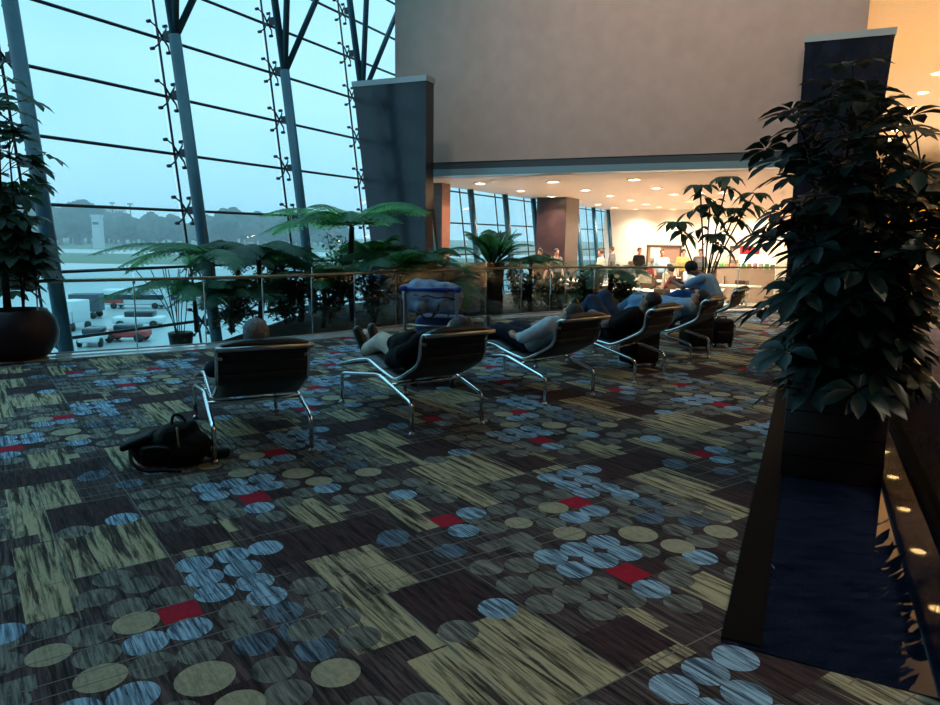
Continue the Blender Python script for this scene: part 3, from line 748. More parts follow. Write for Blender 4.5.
def recl(dx=0, **kw):                     # lying back in a lounge chair, chair coordinates
    J = dict(head=(.0, .05, .80), neck=(0, .12, .71), chest=(0, .19, .655), hip=(0, .44, .50), shl=(-.165, .16, .68), shr=(.165, .16, .68),
             ell=(-.25, .29, .58), elr=(.25, .29, .58), wrl=(-.15, .50, .63), wrr=(.15, .50, .63), hpl=(-.085, .46, .50), hpr=(.085, .46, .50),
             knl=(-.11, .87, .575), knr=(.11, .87, .575), anl=(-.10, 1.27, .455), anr=(.10, 1.27, .455), tol=(-.13, 1.34, .60), tor=(.13, 1.34, .60),
             hdl=(-.06, .56, .62), hdr=(.06, .56, .62))
    J.update(kw); return {k: (v[0]+dx, v[1], v[2]) for k, v in J.items()}
def on(i): return chairs[i].location, chairs[i].rotation_euler.z
l, r = on(0)
person(l, r, recl(head=(-.03, .0, .84), neck=(-.01, .09, .74), ell=(-.28, .28, .57), wrl=(-.25, .50, .54), hdl=(-.23, .6, .52), anl=(-.06, 1.18, .44), anr=(.10, 1.18, .44), tol=(-.05, 1.24, .56), tor=(.10, 1.24, .56)),
       dict(shirt=M['navy'], trousers=M['greyblue'], hair=M['hairg'], shoe=M['shoe'], skin=M['skinp'], sleeve=1.8), 'grey haired person seen from behind reclining in the leftmost lounge chair')
l, r = on(1)
person(l, r, recl(head=(.10, .06, .77), neck=(.04, .13, .69), knl=(-.12, .86, .60), knr=(.08, .86, .59), anl=(-.12, 1.18, .47), anr=(-.01, 1.20, .48), tol=(-.17, 1.24, .63), tor=(-.02, 1.26, .64)),
       dict(shirt=M['black'], trousers=M['beige'], hair=M['hairb'], shoe=M['shoe'], skin=M['skinp'], sleeve=1.8), 'person in beige trousers and black shoes lying in the second lounge chair')
l, r = on(2)
person(l, r, recl(head=(.03, .05, .785), ell=(-.31, .31, .57), wrl=(-.24, .54, .565), hdl=(-.16, .63, .59), elr=(.30, .31, .66), wrr=(.18, .54, .66), hdr=(.08, .62, .64)),
       dict(shirt=M['whitec'], trousers=M['navy'], hair=M['hairb'], shoe=M['shoe'], skin=M['skinp'], sleeve=1.25), 'dark haired person in a white shirt and dark trousers with hands on the lap')
l, r = on(3)
person(l, r, recl(head=(.02, .05, .82), knl=(-.08, .70, .80), anl=(-.02, .98, .50), tol=(-.02, 1.08, .60), knr=(.12, .66, .84), anr=(.10, .98, .60), tor=(.10, 1.04, .74)),
       dict(shirt=M['black'], trousers=M['jeans'], hair=M['hairb'], shoe=M['shoe'], sleeve=1.5), 'person in blue jeans lying with raised knees in the fourth lounge chair')
l, r = on(4)
person(l, r, recl(head=(.06, .07, .77), hip=(0, .44, .54), ell=(-.28, .34, .66), wrl=(-.16, .54, .68), hdl=(-.06, .62, .66),
       knl=(-.12, .80, .74), knr=(.10, .82, .70), anl=(-.10, 1.12, .52), anr=(.08, 1.14, .52), tol=(-.1, 1.2, .62), tor=(.1, 1.2, .62)),
       dict(shirt=M['lblue'], trousers=M['greyblue'], hair=M['hairb'], shoe=M['shoe'], sleeve=1.8), 'person in pale blue long sleeved top curled up in the fifth lounge chair')
l, r = on(5)
person(l, r, dict(head=(-.10, .56, 1.05), neck=(-.05, .46, .96), chest=(0, .36, .86), hip=(0, .22, .56), shl=(-.19, .40, .91), shr=(.19, .38, .91), ell=(-.26, .64, .78), elr=(.24, .64, .74),
       wrl=(-.12, .80, .84), wrr=(.12, .82, .84), hpl=(-.09, .28, .55), hpr=(.09, .28, .55), knl=(-.14, .74, .66), knr=(.14, .74, .66), anl=(-.12, 1.1, .50), anr=(.12, 1.1, .50), tol=(-.12, 1.2, .56), tor=(.12, 1.2, .56)),
       dict(shirt=M['lblue'], trousers=M['skyblue'], hair=M['hairb'], shoe=M['shoe'], sleeve=.7), 'dark haired person in a light blue shirt leaning forward in the farthest lounge chair', fwd=(0, 1, -.2))

# blue blanket on the fifth chair, black bag and striped cloth on the fourth
l, r = on(4)
Mx = Matrix.Translation(l) @ Matrix.Rotation(r, 4, 'Z')
mb = MB()
for a, b, ra, rb in (((-.18, .30, .62), (-.16, .80, .70), .12, .10), ((.0, .25, .64), (.0, .82, .70), .13, .10), ((-.24, .40, .56), (-.23, .85, .58), .08, .07), ((.15, .3, .62), (.12, .8, .66), .11, .09), ((-.26, .30, .50), (-.2, .85, .48), .05, .05)):
    capsule(mb, Mx@Vector(a), Mx@Vector(b), ra, rb)
fuse('blanket', mb, .02, M['lblue'], None, 6, .035, label='pale blue blanket heaped over the sleeper in the fifth lounge chair', cat='blanket')
l, r = on(3); Mx = Matrix.Translation(l) @ Matrix.Rotation(r, 4, 'Z')
mb = MB(); capsule(mb, Mx@Vector((-.20, .62, .52)), Mx@Vector((-.12, 1.2, .50)), .13, .10); capsule(mb, Mx@Vector((-.02, .8, .52)), Mx@Vector((.1, 1.25, .46)), .10, .08); capsule(mb, Mx@Vector((-.24, .7, .44)), Mx@Vector((-.2, 1.2, .42)), .08, .07)
fuse('coat', mb, .018, M['black'], None, 5, .03, label='black coat bundled on the leg rest of the fourth lounge chair', cat='coat')
mb = MB(); capsule(mb, Mx@Vector((-.24, .42, .60)), Mx@Vector((-.20, .62, .66)), .07, .06)
fuse('folded_cloth', mb, .014, M['stripe'], None, 4, .02, label='small striped cloth beside the knees on the fourth lounge chair', cat='cloth')
l, r = on(1); Mx = Matrix.Translation(l) @ Matrix.Rotation(r, 4, 'Z')
mb = MB(); capsule(mb, Mx@Vector((-.16, .30, .66)), Mx@Vector((-.17, .50, .62)), .10, .09); capsule(mb, Mx@Vector((-.22, .30, .55)), Mx@Vector((-.22, .50, .50)), .08, .07)
fuse('jacket', mb, .015, M['black'], None, 5, .03, label='black jacket lying on the lap of the person in beige trousers', cat='jacket')

# ================================================================== LUGGAGE
# backpack beside the first chair
bp = empty('backpack', (-1.93, 4.50, 0), R(8), 'black backpack lying on the carpet beside the leftmost lounge chair', 'backpack')
mb = MB(); capsule(mb, (-.02, 0, .13), (.16, 0, .13), .12, .10); capsule(mb, (.02, -.02, .20), (.10, .02, .22), .09, .08); capsule(mb, (-.14, -.02, .10), (.12, -.04, .09), .09, .09); mb.rbox((.06, .03, .10), (.28, .26, .18), 0, .06, 3)
fuse('body', mb, .012, M['bag'], bp, 4, .02)
mb = MB(); mb.rbox((0, 0, 0), (.20, .20, .045), 0, .02, 3, mat=Matrix.Rotation(R(-22), 3, 'Y')); o = mb.build('top_flap', M['bag'], bp, loc=(-.19, -.01, .175))
mb = MB(); mb.tube(smoothpts([(.02, -.03, .27), (.03, -.02, .33), (.065, -.01, .335), (.10, 0, .29)], 4), .010, 6); mb.build('grab_handle', M['strap'], bp)
mb = MB(); mb.tube(smoothpts([(.07, -.10, .275), (.08, -.125, .22), (.085, -.13, .15)], 3), .007, 6); mb.build('zip_pull', M['zip'], bp, label='pale zip cord')
mb = MB(); mb.tube(smoothpts([(-.22, -.08, .15), (-.20, -.14, .07), (-.12, -.16, .02), (0, -.15, .015), (.1, -.17, .012)], 4), .012, 6); mb.build('shoulder_strap', M['strap'], bp)
mb = MB(); mb.rbox((-.06, -.12, .10), (.18, .06, .13), 0, .025, 3); mb.build('front_pocket', M['bag'], bp)
for xx in (.0,): 
    mb = MB(); mb.tube(smoothpts([(-.12, -.145, .155), (-.04, -.155, .165), (.04, -.15, .15)], 3), .005, 6); mb.build('zip', M['strap'], bp)
mb = MB(); mb.rbox((.02, .0, .035), (.15, .09, .05), R(10), .02, 2); mb.build('small_pouch', M['bag'], None, label='small dark pouch on the carpet by the rear leg of the leftmost chair', cat='pouch').location = (-1.70, 4.66, 0)

# luggage trolley
tr_ = A(431, 330, 6.95); tr = empty('luggage_trolley', (tr_.x, tr_.y, 0), R(-12), 'airport luggage trolley behind the second lounge chair', 'trolley')
mb = MB()
for s in (-.26, .26): mb.tube(smoothpts([(s, .05, .10), (s, .0, .30), (s, -.02, .93), (s, -.02, .97)], 3), .016, 8)
mb.tube([(-.26, .02, .30), (.26, .02, .30)], .012, 8); mb.tube([(-.26, .0, .62), (.26, .0, .62)], .010, 8)
for s in (-.26, .26): mb.tube([(s, .05, .12), (s*.7, .75, .12)], .014, 8)
mb.tube([(-.18, .75, .12), (.18, .75, .12)], .014, 8)
mb.build('frame', M['brushed'], tr)
mb = MB(); mb.tube([(-.29, -.03, .98), (.29, -.03, .98)], .02, 10); mb.build('push_handle', M['bluep'], tr)
for s in (-1, 1):
    mb = MB(); mb.rbox((s*.27, -.03, .985), (.07, .06, .06), 0, .02, 2); mb.build('handle_end', M['bluep'], tr)
mb = MB(); mb.box((0, .42, .145), (.44, .66, .02)); mb.build('deck', M['brushed'], tr)
for x, y in ((-.2, .08), (.2, .08), (0, .70)):
    mb = MB(); mb.tube([(x-.02, y, .062), (x+.02, y, .062)], .06, 16); wl = mb.build('wheel', M['tyre'], tr)
    mb = MB(); mb.tube([(x-.023, y, .062), (x+.023, y, .062)], .022, 10); mb.build('hub', M['brushed'], wl)
def world(o, p): return Matrix.Translation(o.location) @ Matrix.Rotation(o.rotation_euler.z, 4, 'Z') @ Vector(p)
c = world(tr, (.02, .30, .155))
sb = empty('suitcase', c, R(-12), 'blue fabric suitcase standing on the luggage trolley', 'suitcase')
mb = MB(); mb.rbox((0, 0, .27), (.46, .34, .54), 0, .05, 3); mb.build('shell', M['caseb'], sb)
mb = MB(); mb.rbox((0, -.18, .22), (.36, .04, .30), 0, .02, 2); mb.build('front_pocket', M['caseb'], sb)
mb = MB(); mb.tube(smoothpts([(-.08, 0, .54), (-.06, 0, .575), (.06, 0, .575), (.08, 0, .54)], 3), .010, 6); mb.build('grip', M['strap'], sb)
mb = MB(); mb.tube([(-.19, -.175, .45), (.19, -.175, .45)], .006, 6); mb.build('zip', M['strap'], sb)
c = world(tr, (-.01, .11, .755))
db = empty('duffel_bag', c, R(-12), 'grey blue duffel bag lying on top of the blue suitcase', 'bag')
mb = MB(); capsule(mb, (-.15, 0, .15), (.15, 0, .14), .165, .15); mb.rbox((0, .0, .10), (.38, .30, .16), 0, .06, 3); capsule(mb, (-.18, -.06, .08), (-.1, -.1, .06), .09, .08); capsule(mb, (.1, -.08, .1), (.2, -.05, .07), .09, .09)
fuse('body', mb, .014, M['duffel'], db, 3, .04)
mb = MB(); mb.tube(smoothpts([(-.24, -.10, .16), (-.16, -.15, .17), (-.08, -.16, .155), (0, -.16, .165), (.08, -.16, .145), (.16, -.15, .155), (.25, -.1, .13)], 4), .006, 6); mb.build('zip', M['strap'], db)
mb = MB(); mb.tube(smoothpts([(-.10, -.16, .08), (-.08, -.19, .0), (.0, -.2, -.05), (.08, -.19, .0), (.10, -.16, .08)], 4), .010, 6); mb.build('carry_strap', M['strap'], db)

# black cases behind the fourth and fifth chairs
def wheeled(loc, rz, sx, sy, sz, label):
    o = empty('wheeled_suitcase', loc, rz, label, 'suitcase')
    mb = MB(); mb.rbox((0, 0, sz/2+.05), (sx, sy, sz), 0, .045, 3); mb.build('shell', M['bag'], o)
    mb = MB(); mb.rbox((0, -sy/2-.01, sz*.42), (sx*.75, .04, sz*.5), 0, .015, 2); mb.build('front_pocket', M['bag'], o)
    for s in (-1, 1):
        mb = MB(); x = s*sx*.38; mb.tube([(x-.014, -sy*.3, .035), (x+.014, -sy*.3, .035)], .034, 14); mb.build('wheel', M['tyre'], o)
        mb = MB(); mb.tube([(x-.018, -sy*.3, .035), (x+.018, -sy*.3, .035)], .014, 10); mb.build('wheel_hub', M['chrome'], o)
    mb = MB(); mb.tube(smoothpts([(-.07, 0, sz+.05), (-.06, 0, sz+.08), (.06, 0, sz+.08), (.07, 0, sz+.05)], 3), .009, 6); mb.build('grip', M['strap'], o)
    return o
g1 = G(644, 371); wheeled((g1.x+.0, g1.y+.28, .001), R(25), .42, .26, .40, 'black wheeled suitcase under and behind the fourth lounge chair')
g2 = G(700, 352); wheeled((g2.x, g2.y+.22, .001), R(20), .40, .26, .44, 'black wheeled suitcase behind the fifth lounge chair')
g3 = G(727, 350); wheeled((g3.x+.0, g3.y+.30, .001), R(10), .30, .22, .34, 'smaller black suitcase next to the farthest lounge chair')

# ================================================================== PLANTS
def leaf(mb, base, d, up, L, Wd, droop=.25, cup=.15, ob=.6, seg=4):
    """one leaf blade: d along it, up its upper side, widest at ob of its length"""
    d = d.normalized(); x = d.cross(up).normalized(); up = x.cross(d)
    vs = []; 
    for i in range(seg+1):
        t = i/seg; w_ = Wd*math.sin(math.pi*min(1, t**(math.log(.5)/math.log(ob))))**.8 if 0 < t < 1 else .002
        c = base+d*(L*t)-Vector((0, 0, 1))*(droop*L*t*t)
        vs += [c-x*w_*.5+up*cup*w_, c, c+x*w_*.5+up*cup*w_]
    fs = []
    for i in range(seg):
        a = i*3; fs += [(a, a+1, a+4, a+3), (a+1, a+2, a+5, a+4)]
    mb.add(vs, fs, True)
def whorl(mb, st, c, d, n, L, Wd, rnd, droop=.35, spread=75, pet=.12):
    """umbrella of leaflets at the end of a leaf stalk"""
    d = d.normalized(); x, y = basis(d)
    for k in range(n):
        a = 2*math.pi*(k+rnd.random()*.4)/n; e = d*math.cos(R(spread))+(x*math.cos(a)+y*math.sin(a))*math.sin(R(spread))
        up = (d-e*d.dot(e)).normalized()
        leaf(mb, c+e*.015, e, up, L*rnd.uniform(.75, 1.1), Wd*rnd.uniform(.8, 1.1), droop*rnd.uniform(.7, 1.3), .12)
def umbrella_plant(root, stems, nwh, L, Wd, rnd, zmin, zmax, rad, nleaf=8, matl='leaf', petiole=.25, weight=None):
    st = MB(); lf = MB()
    for (bx, by, tx, ty, h, r0) in stems:
        pts = smoothpts([(bx, by, zmin*.0), (bx+(tx-bx)*.3, by+(ty-by)*.4, h*.4), (tx, ty, h)], 6)
        st.tube(pts, [r0*(1-.6*i/(len(pts)-1)) for i in range(len(pts))], 7)
        for k in range(nwh):
            t = rnd.random(); z = zmin+(h-zmin)*t**(.9)
            i = min(len(pts)-2, int(z/h*(len(pts)-1))); p = pts[i].lerp(pts[i+1], z/h*(len(pts)-1)-i)
            a = rnd.uniform(0, 2*math.pi); el = rnd.uniform(-.15, .75)+(.6 if z > h*.93 else 0)
            d = Vector((math.cos(a)*math.cos(el), math.sin(a)*math.cos(el), math.sin(el)))
            rr = rad(z)*rnd.uniform(.45, 1.0)
            c = p+d*rr; st.tube([p, p.lerp(c, .5)+Vector((0, 0, .03)), c], .005, 4, caps=False)
            dd = (d*.7+Vector((0, 0, .9))).normalized()
            whorl(lf, st, c, dd, nleaf, L, Wd, rnd)
    st.build('stem', M['bark'], root); lf.build('foliage', M[matl], root)

# --- big plant in the wooden planter, right
rnd = random.Random(3)
bpR = PN(5.15, .22)
pr_ = empty('planter_plant', (bpR.x, bpR.y, .006), ROTB, 'large dark umbrella plant in a dark wooden box planter at right', 'plant')
mb = MB()
for s, c, sz in ((0, (0, -.275, .29), (.57, .03, .58)), (0, (0, .275, .29), (.57, .03, .58)), (0, (-.27, 0, .29), (.03, .52, .58)), (0, (.27, 0, .29), (.03, .52, .58))): mb.rbox(c, sz, 0, .006, 1)
pb = mb.build('planter_box', M['wood'], pr_)
mb = MB()
for k in (1, 2, 3): mb.box((0, -.2915, .58*k/4), (.565, .003, .006))
mb.build('groove', M['blackstone'], pb)
mb = MB(); mb.box((0, 0, .53), (.52, .52, .04)); mb.build('soil', M['soil'], pr_)
mb = MB()
for s in ((0, -.28), (0, .28)): mb.rbox((0, s[1], .585), (.60, .05, .025), 0, .006, 1)
for s in ((-.275, 0), (.275, 0)): mb.rbox((s[0], 0, .585), (.05, .60, .025), 0, .006, 1)
mb.build('rim', M['wood'], pb)
st = [(rnd.uniform(-.15, .15), rnd.uniform(-.15, .15), rnd.uniform(-.3, .35), rnd.uniform(-.2, .2), h, .018) for h in (2.22, 2.12, 2.0, 1.9, 1.75, 1.55, 1.4, 1.2)]
def radR(z): return .26+.24*math.sin(math.pi*min(1, max(0, (z-.3)/2.3)))
umbrella_plant(pr_, st, 31, .21, .088, rnd, .72, 2.3, lambda z: radR(z), 7, 'leaf')
# a second one behind the first, close to the parapet
q = PN(8.6, .30); p2 = empty('planter_plant', (q.x, q.y, .006), ROTB, 'second dark umbrella plant behind the wooden box planter beside the parapet', 'plant')
mb = MB(); mb.lathe([(.0, .0), (.17, .0), (.23, .2), (.24, .4), (.22, .42), (.21, .36), (0, .36)], seg=24); mb.build('pot', M['pot'], p2)
st = [(rnd.uniform(-.1, .1), rnd.uniform(-.1, .1), rnd.uniform(-.15, .45), rnd.uniform(-.2, .2), h, .016) for h in (2.2, 1.9, 1.6, 1.3)]
umbrella_plant(p2, st, 16, .20, .10, rnd, .45, 2.2, lambda z: .42, 7, 'leaf')
# leaves reaching in from the right: plant in the concourse side, behind the parapet
q = PN(6.6, 1.75); p3 = empty('planter_plant', (q.x, q.y, -.60), ROTB, 'dark umbrella plant reaching in over the parapet from the right edge', 'plant')
mb = MB(); mb.lathe([(.0, .0), (.2, .0), (.27, .3), (.27, .6), (.25, .62), (.24, .56), (0, .56)], seg=24); mb.build('pot', M['pot'], p3)
st = [(0, 0, rnd.uniform(-.5, .1), rnd.uniform(-.1, .5), h, .016) for h in (2.35, 2.0, 1.7, 1.5)]
umbrella_plant(p3, st, 8, .21, .11, rnd, 1.75, 2.3, lambda z: .34, 7, 'leaf')

# --- tall thin umbrella plant in front of the hall opening
q = A(703, 300, 12.6); p4 = empty('umbrella_plant', (q.x, q.y, 0), 0, 'slender umbrella plant with few stems beyond the farthest lounge chair', 'plant')
mb = MB(); mb.lathe([(.0, .0), (.18, .0), (.25, .2), (.26, .42), (.24, .44), (.22, .38), (0, .38)], seg=24); mb.build('pot', M['pot'], p4)
stb = MB(); lf = MB()
for (tx, tz, nn) in ((-.22, 2.36, 9), (.30, 2.52, 9), (.02, 2.05, 8), (.52, 2.0, 8), (-.55, 1.75, 8), (.75, 2.25, 8), (.15, 1.55, 8)):
    ty = rnd.uniform(-.2, .2); pts = smoothpts([(0, 0, .3), (tx*.35, ty*.4, tz*.55), (tx, ty, tz)], 5); stb.tube(pts, [.014]*(len(pts)-1)+[.006], 6)
    whorl(lf, stb, Vector((tx, ty, tz)), Vector((0, 0, 1)), nn, .38, .16, rnd, .75, 72)
    whorl(lf, stb, Vector((tx*.9+.06, ty, tz-.18)), Vector((.3, -.3, .8)), 7, .32, .14, rnd, .7, 75)
    if tz > 1.9: whorl(lf, stb, Vector((tx*.8-.15, ty+.1, tz-.42)), Vector((-.4, .1, .8)), 7, .30, .13, rnd, .7, 75)
stb.build('stem', M['bark'], p4); lf.build('foliage', M['leafd'], p4)

# --- left plant in round pot
q = G(4, 364); q = Vector((q.x-.02, q.y+.30, 0)); pl = empty('potted_plant', q, 0, 'dark umbrella plant in a round dark clay pot at the left edge', 'plant')
mb = MB(); mb.lathe([(0, 0), (.24, .0), (.33, .06), (.42, .20), (.44, .33), (.41, .47), (.34, .56), (.33, .585), (.31, .585), (.30, .53), (0, .53)], seg=36); mb.build('pot', M['pot'], pl)
mb = MB(); mb.ball((0, 0, .50), (.30, .30, .05), 16, 6); mb.build('soil', M['soil'], pl)
rl = random.Random(11)
st = [(-.05, 0, -.05, .0, 2.85, .025), (.08, .05, .10, .0, 2.45, .02), (-.1, -.05, .05, -.05, 2.7, .02), (.02, .08, .18, .05, 1.5, .018), (.0, -.1, -.2, .05, 2.0, .02)]
umbrella_plant(pl, st, 19, .24, .13, rl, .95, 2.8, lambda z: .27+.14*(z > 1.9), 7, 'leafd')

# --- tree ferns and shrubs of the bed
def frond(mb, st, p0, az, el, L, droop, rnd, wd=.30, npair=20, leafl=1.0):
    """arched frond: midrib, side pinnae and the comb of small leaflets on each"""
    h = Vector((math.cos(az), math.sin(az), 0)); side = Vector((-h.y, h.x, 0)); pts = []
    n = npair
    for i in range(n+1):
        t = i/n; pts.append(p0+h*(L*(t*math.cos(el)+.02*t))+Vector((0, 0, L*(t*math.sin(el)-droop*t*t))))
    st.tube([pts[0], pts[n//3], pts[2*n//3], pts[n]], [.010, .007, .004, .002], 4, caps=False)
    for i in range(2, n+1):
        t = i/n; d = (pts[i]-pts[i-1]).normalized(); w_ = wd*math.sin(math.pi*(.12+.86*t))**.7*(1 if t < .98 else .5)
        up = side.cross(d)
        if up.z < 0: up = -up
        for s in (-1, 1):
            e = (side*s*.92+d*.38-Vector((0, 0, .18+.1*rnd.random()))).normalized()
            m_ = 7; x = e.cross(up).normalized()
            prev = pts[i]
            for k in range(m_):
                u = (k+.5)/m_; c = pts[i]+e*(w_*u)-Vector((0, 0, .12*w_*u*u)); lw = .052*leafl*(1-.75*u)*(L/1.3)
                hw = w_/m_*.30
                mb.add([c-e*hw-x*lw, c+e*hw-x*lw*.9+e*.006, c+e*hw+x*lw*.9+e*.006, c-e*hw+x*lw], [(0, 1, 2, 3)])
            mb.add([pts[i]-x*.003, pts[i]+x*.003, pts[i]+e*w_], [(0, 1, 2)])
def tree_fern(px, py_top, D, zc, nf, L, label, el=.55, droop=.75, matl='fern', trunk=.05, seed=1, az0=0, z0=-.02, wd=.30, azr=None, name='tree_fern'):
    rnd = random.Random(seed); q = A(px, py_top, D); root = empty(name, (q.x, q.y, z0), 0, label, 'fern')
    zt = zc-z0
    tb = MB(); tb.tube(smoothpts([(0, 0, 0), (rnd.uniform(-.05, .05), 0, zt*.5), (0, 0, zt)], 5), [trunk*(1.2-.3*i/10) for i in range(11)], 9); tb.build('trunk', M['bark'], root)
    mb = MB(); st = MB()
    for k in range(nf):
        az = az0+2*math.pi*k/nf+rnd.uniform(-.2, .2)
        if azr: az = azr[k % len(azr)]+rnd.uniform(-.1, .1)
        frond(mb, st, Vector((0, 0, zt)), az, el*rnd.uniform(.7, 1.25), L*rnd.uniform(.8, 1.1), droop*rnd.uniform(.8, 1.15), rnd, wd)
    st.build('frond_stalks', M['stem'], root); mb.build('fronds', M[matl], root)
    return root
def zat(y, D, x=300): return A(x, y, D).z
tree_fern(352, 235, 12.6, zat(226, 12.6), 14, 1.75, 'tallest pale green tree fern with broad arching fronds left of the dark stone pier', .62, .50, 'fernb', .05, 21, wd=.46)
tree_fern(398, 270, 12.0, zat(268, 12.0), 15, 1.35, 'bright green tree fern just behind the railing left of the luggage trolley', .7, .6, 'fern', .05, 22, wd=.36)
tree_fern(258, 262, 11.6, zat(256, 11.6), 14, 1.5, 'dark tree fern right behind the railing above the leftmost lounge chair', .55, .65, 'fernd', .045, 23, wd=.30)
tree_fern(212, 265, 11.3, zat(256, 11.3), 9, 1.75, 'tree fern with long drooping fronds reaching far left over the airfield view', .42, .50, 'fern', .04, 24, wd=.30, azr=[3.05, 3.35, 2.8, 0.2, 5.2, 1.2, 3.7, 4.4, 2.2])
tree_fern(195, 300, 10.9, zat(288, 10.9), 9, 1.35, 'low young tree fern nearest the left end of the bed', .35, .45, 'fern', .025, 25, wd=.28, azr=[3.1, 3.5, 2.7, .1, 5.6, .9, 4.4, 2.1, 5.0])
tree_fern(300, 290, 12.4, zat(290, 12.4), 15, 1.4, 'low dark tree fern in the thick of the bed behind the leftmost chair', .6, .6, 'fernd', .05, 26, wd=.34)
tree_fern(443, 280, 12.8, zat(286, 12.8), 10, 1.1, 'small green tree fern behind the luggage trolley', .7, .7, 'fern', .05, 27, wd=.30)
tree_fern(612, 285, 15.3, zat(266, 15.3), 12, 1.0, 'rounded green tree fern in front of the hall at the end of the window', .45, .62, 'fernd', .05, 28, wd=.30)
tree_fern(560, 300, 15.5, zat(290, 15.5), 11, 1.1, 'dark tree fern below the wide brown pillar', .5, .6, 'fernd', .05, 29, wd=.30)
tree_fern(530, 290, 14.8, zat(262, 14.8), 10, 1.0, 'light tree fern right beside the thick trunked palm', .9, .7, 'fern', .04, 30, wd=.28)
for i_, (px, py, D, yc, el_, mt_, lab) in enumerate([(238, 260, 12.4, 262, .95, 'fernd', 'feathery dark tree fern with upright fronds just right of the second column'), (282, 260, 12.9, 266, .9, 'fern', 'feathery tree fern between the second and third columns'),
        (322, 270, 11.6, 284, .8, 'fern', 'young green fern close behind the railing between the first two chairs'), (372, 262, 13.4, 258, .9, 'fernb', 'light green upright fern left of the foot of the dark stone pier'), (425, 262, 13.2, 264, .85, 'fern', 'green upright fern before the dark stone pier above the trolley'),
        (466, 290, 13.9, 284, .8, 'fernd', 'dark low fern left of the thick trunk'), (232, 300, 10.9, 300, .7, 'fernd', 'low dark fern right behind the railing left of the grey haired head')]):
    tree_fern(px, py, D, zat(yc, D, px), 12, 1.15, lab, el_, .6, mt_, .035, 60+i_, wd=.26)
# thick trunked nest palm before the hall
q = A(491, 300, 14.2); npalm = empty('nest_palm', (q.x, q.y, -.02), 0, 'thick dark trunk topped by upright strap leaves before the hall window', 'palm')
zt = zat(262, 14.2, 491)
mb = MB(); mb.tube([(0, 0, 0), (.02, 0, zt*.5), (0, 0, zt)], [.24, .21, .26], 14); mb.build('trunk', M['bark'], npalm)
mb = MB(); rnd = random.Random(5)
for k in range(46):
    a = rnd.uniform(0, 2*math.pi); el = rnd.uniform(.55, 1.35); d = Vector((math.cos(a)*math.cos(el), math.sin(a)*math.cos(el), math.sin(el)))
    x, y = basis(d); leaf(mb, Vector((d.x*.12, d.y*.12, zt-.05)), d, Vector((0, 0, 1)), rnd.uniform(.6, 1.0), .11, rnd.uniform(.1, .35), .2, .55, 6)
mb.build('strap_leaves', M['fernd'], npalm)
mb = MB(); st = MB()
for k in range(9): frond(mb, st, Vector((0, 0, zt+.1)), 2*math.pi*k/9+.3, rnd.uniform(.7, 1.2), 1.15, .45, rnd, .22)
mb.build('feather_fronds', M['fern'], npalm); st.build('frond_stalks', M['stem'], npalm)
# leafy shrubs filling the bed
def shrub(px, D, h, rad, n, label, matl, seed, L=.17):
    rnd = random.Random(seed); q = A(px, 300, D); root = empty('shrub', (q.x, q.y, -.02), 0, label, 'shrub', 'shrubs of the planting bed')
    st = MB(); lf = MB()
    for k in range(9):
        a = rnd.uniform(0, 6.28); r = rad*rnd.uniform(.2, .8); t = Vector((math.cos(a)*r, math.sin(a)*r, h*rnd.uniform(.7, 1))); st.tube(smoothpts([(0, 0, 0), t*.5+Vector((0, 0, .05)), t], 3), .008, 5)
        for j in range(n):
            u = rnd.uniform(.2, 1); p = t*u+Vector((rnd.gauss(0, .10), rnd.gauss(0, .10), rnd.gauss(0, .07))); p.z = max(.03, p.z)
            d = Vector((rnd.uniform(-1, 1), rnd.uniform(-1, 1), rnd.uniform(-.2, .9))).normalized()
            leaf(lf, p, d, Vector((0, 0, 1)) if abs(d.z) < .95 else Vector((1, 0, 0)), L*rnd.uniform(.7, 1.2), L*.4, .3, .1, .5, 3)
    st.build('stem', M['bark'], root); lf.build('foliage', M[matl], root)
for i, (px, D, h, rad, matl, lab) in enumerate([(232, 11.2, .8, .5, 'leafd', 'dark leafy shrub low in the bed left of the leftmost head'), (285, 11.8, .9, .55, 'fernd', 'leafy shrub behind the railing just right of the grey haired head'),
        (330, 11.9, 1.0, .6, 'leafd', 'dense shrub between the first and second lounge chairs beyond the railing'), (375, 12.3, 1.05, .6, 'fernd', 'dense shrub behind the feet of the person in beige trousers'),
        (418, 13.0, 1.0, .5, 'leafd', 'dense shrub behind the handle of the luggage trolley'), (462, 13.6, .8, .45, 'fernd', 'leafy shrub between the trolley and the thick trunk'),
        (520, 14.8, .8, .5, 'leafd', 'leafy shrub right beside the foot of the thick trunk'), (552, 15.2, .65, .5, 'fernd', 'low shrub under the wide brown pillar'), (588, 15.3, .75, .45, 'leafd', 'leafy shrub left of the rounded tree fern'),
        (624, 15.2, .6, .4, 'leafd', 'low shrub under the rounded tree fern'), (268, 13.6, 1.2, .6, 'leafd', 'tall leafy shrub against the glass wall behind the dark tree fern'), (340, 14.2, 1.5, .7, 'fernd', 'tall dark shrub against the glass wall beside the third column'), (405, 14.6, 1.3, .6, 'leafd', 'tall shrub against the foot of the dark stone pier')]):
    shrub(px, D, h*1.05, rad, 72, lab, matl, 40+i)
# thin stemmed plant at the left end of the bed
q = A(181, 340, 10.6); o = empty('bamboo_clump', (q.x, q.y, -.3), 0, 'clump of thin bare stems at the left end of the bed', 'plant')
mb = MB(); rnd = random.Random(9)
for k in range(9):
    a = rnd.uniform(-.55, .55); mb.tube(smoothpts([(rnd.uniform(-.05, .05), 0, 0), (a*.35, rnd.uniform(-.1, .1), .6), (a, rnd.uniform(-.2, .2), 1.25)], 4), .007, 5)
mb.build('stems', M['stem'], o)
mb = MB(); mb.lathe([(0, 0), (.14, 0), (.18, .3), (.17, .32), (0, .28)], seg=20); mb.build('pot', M['pot'], o)

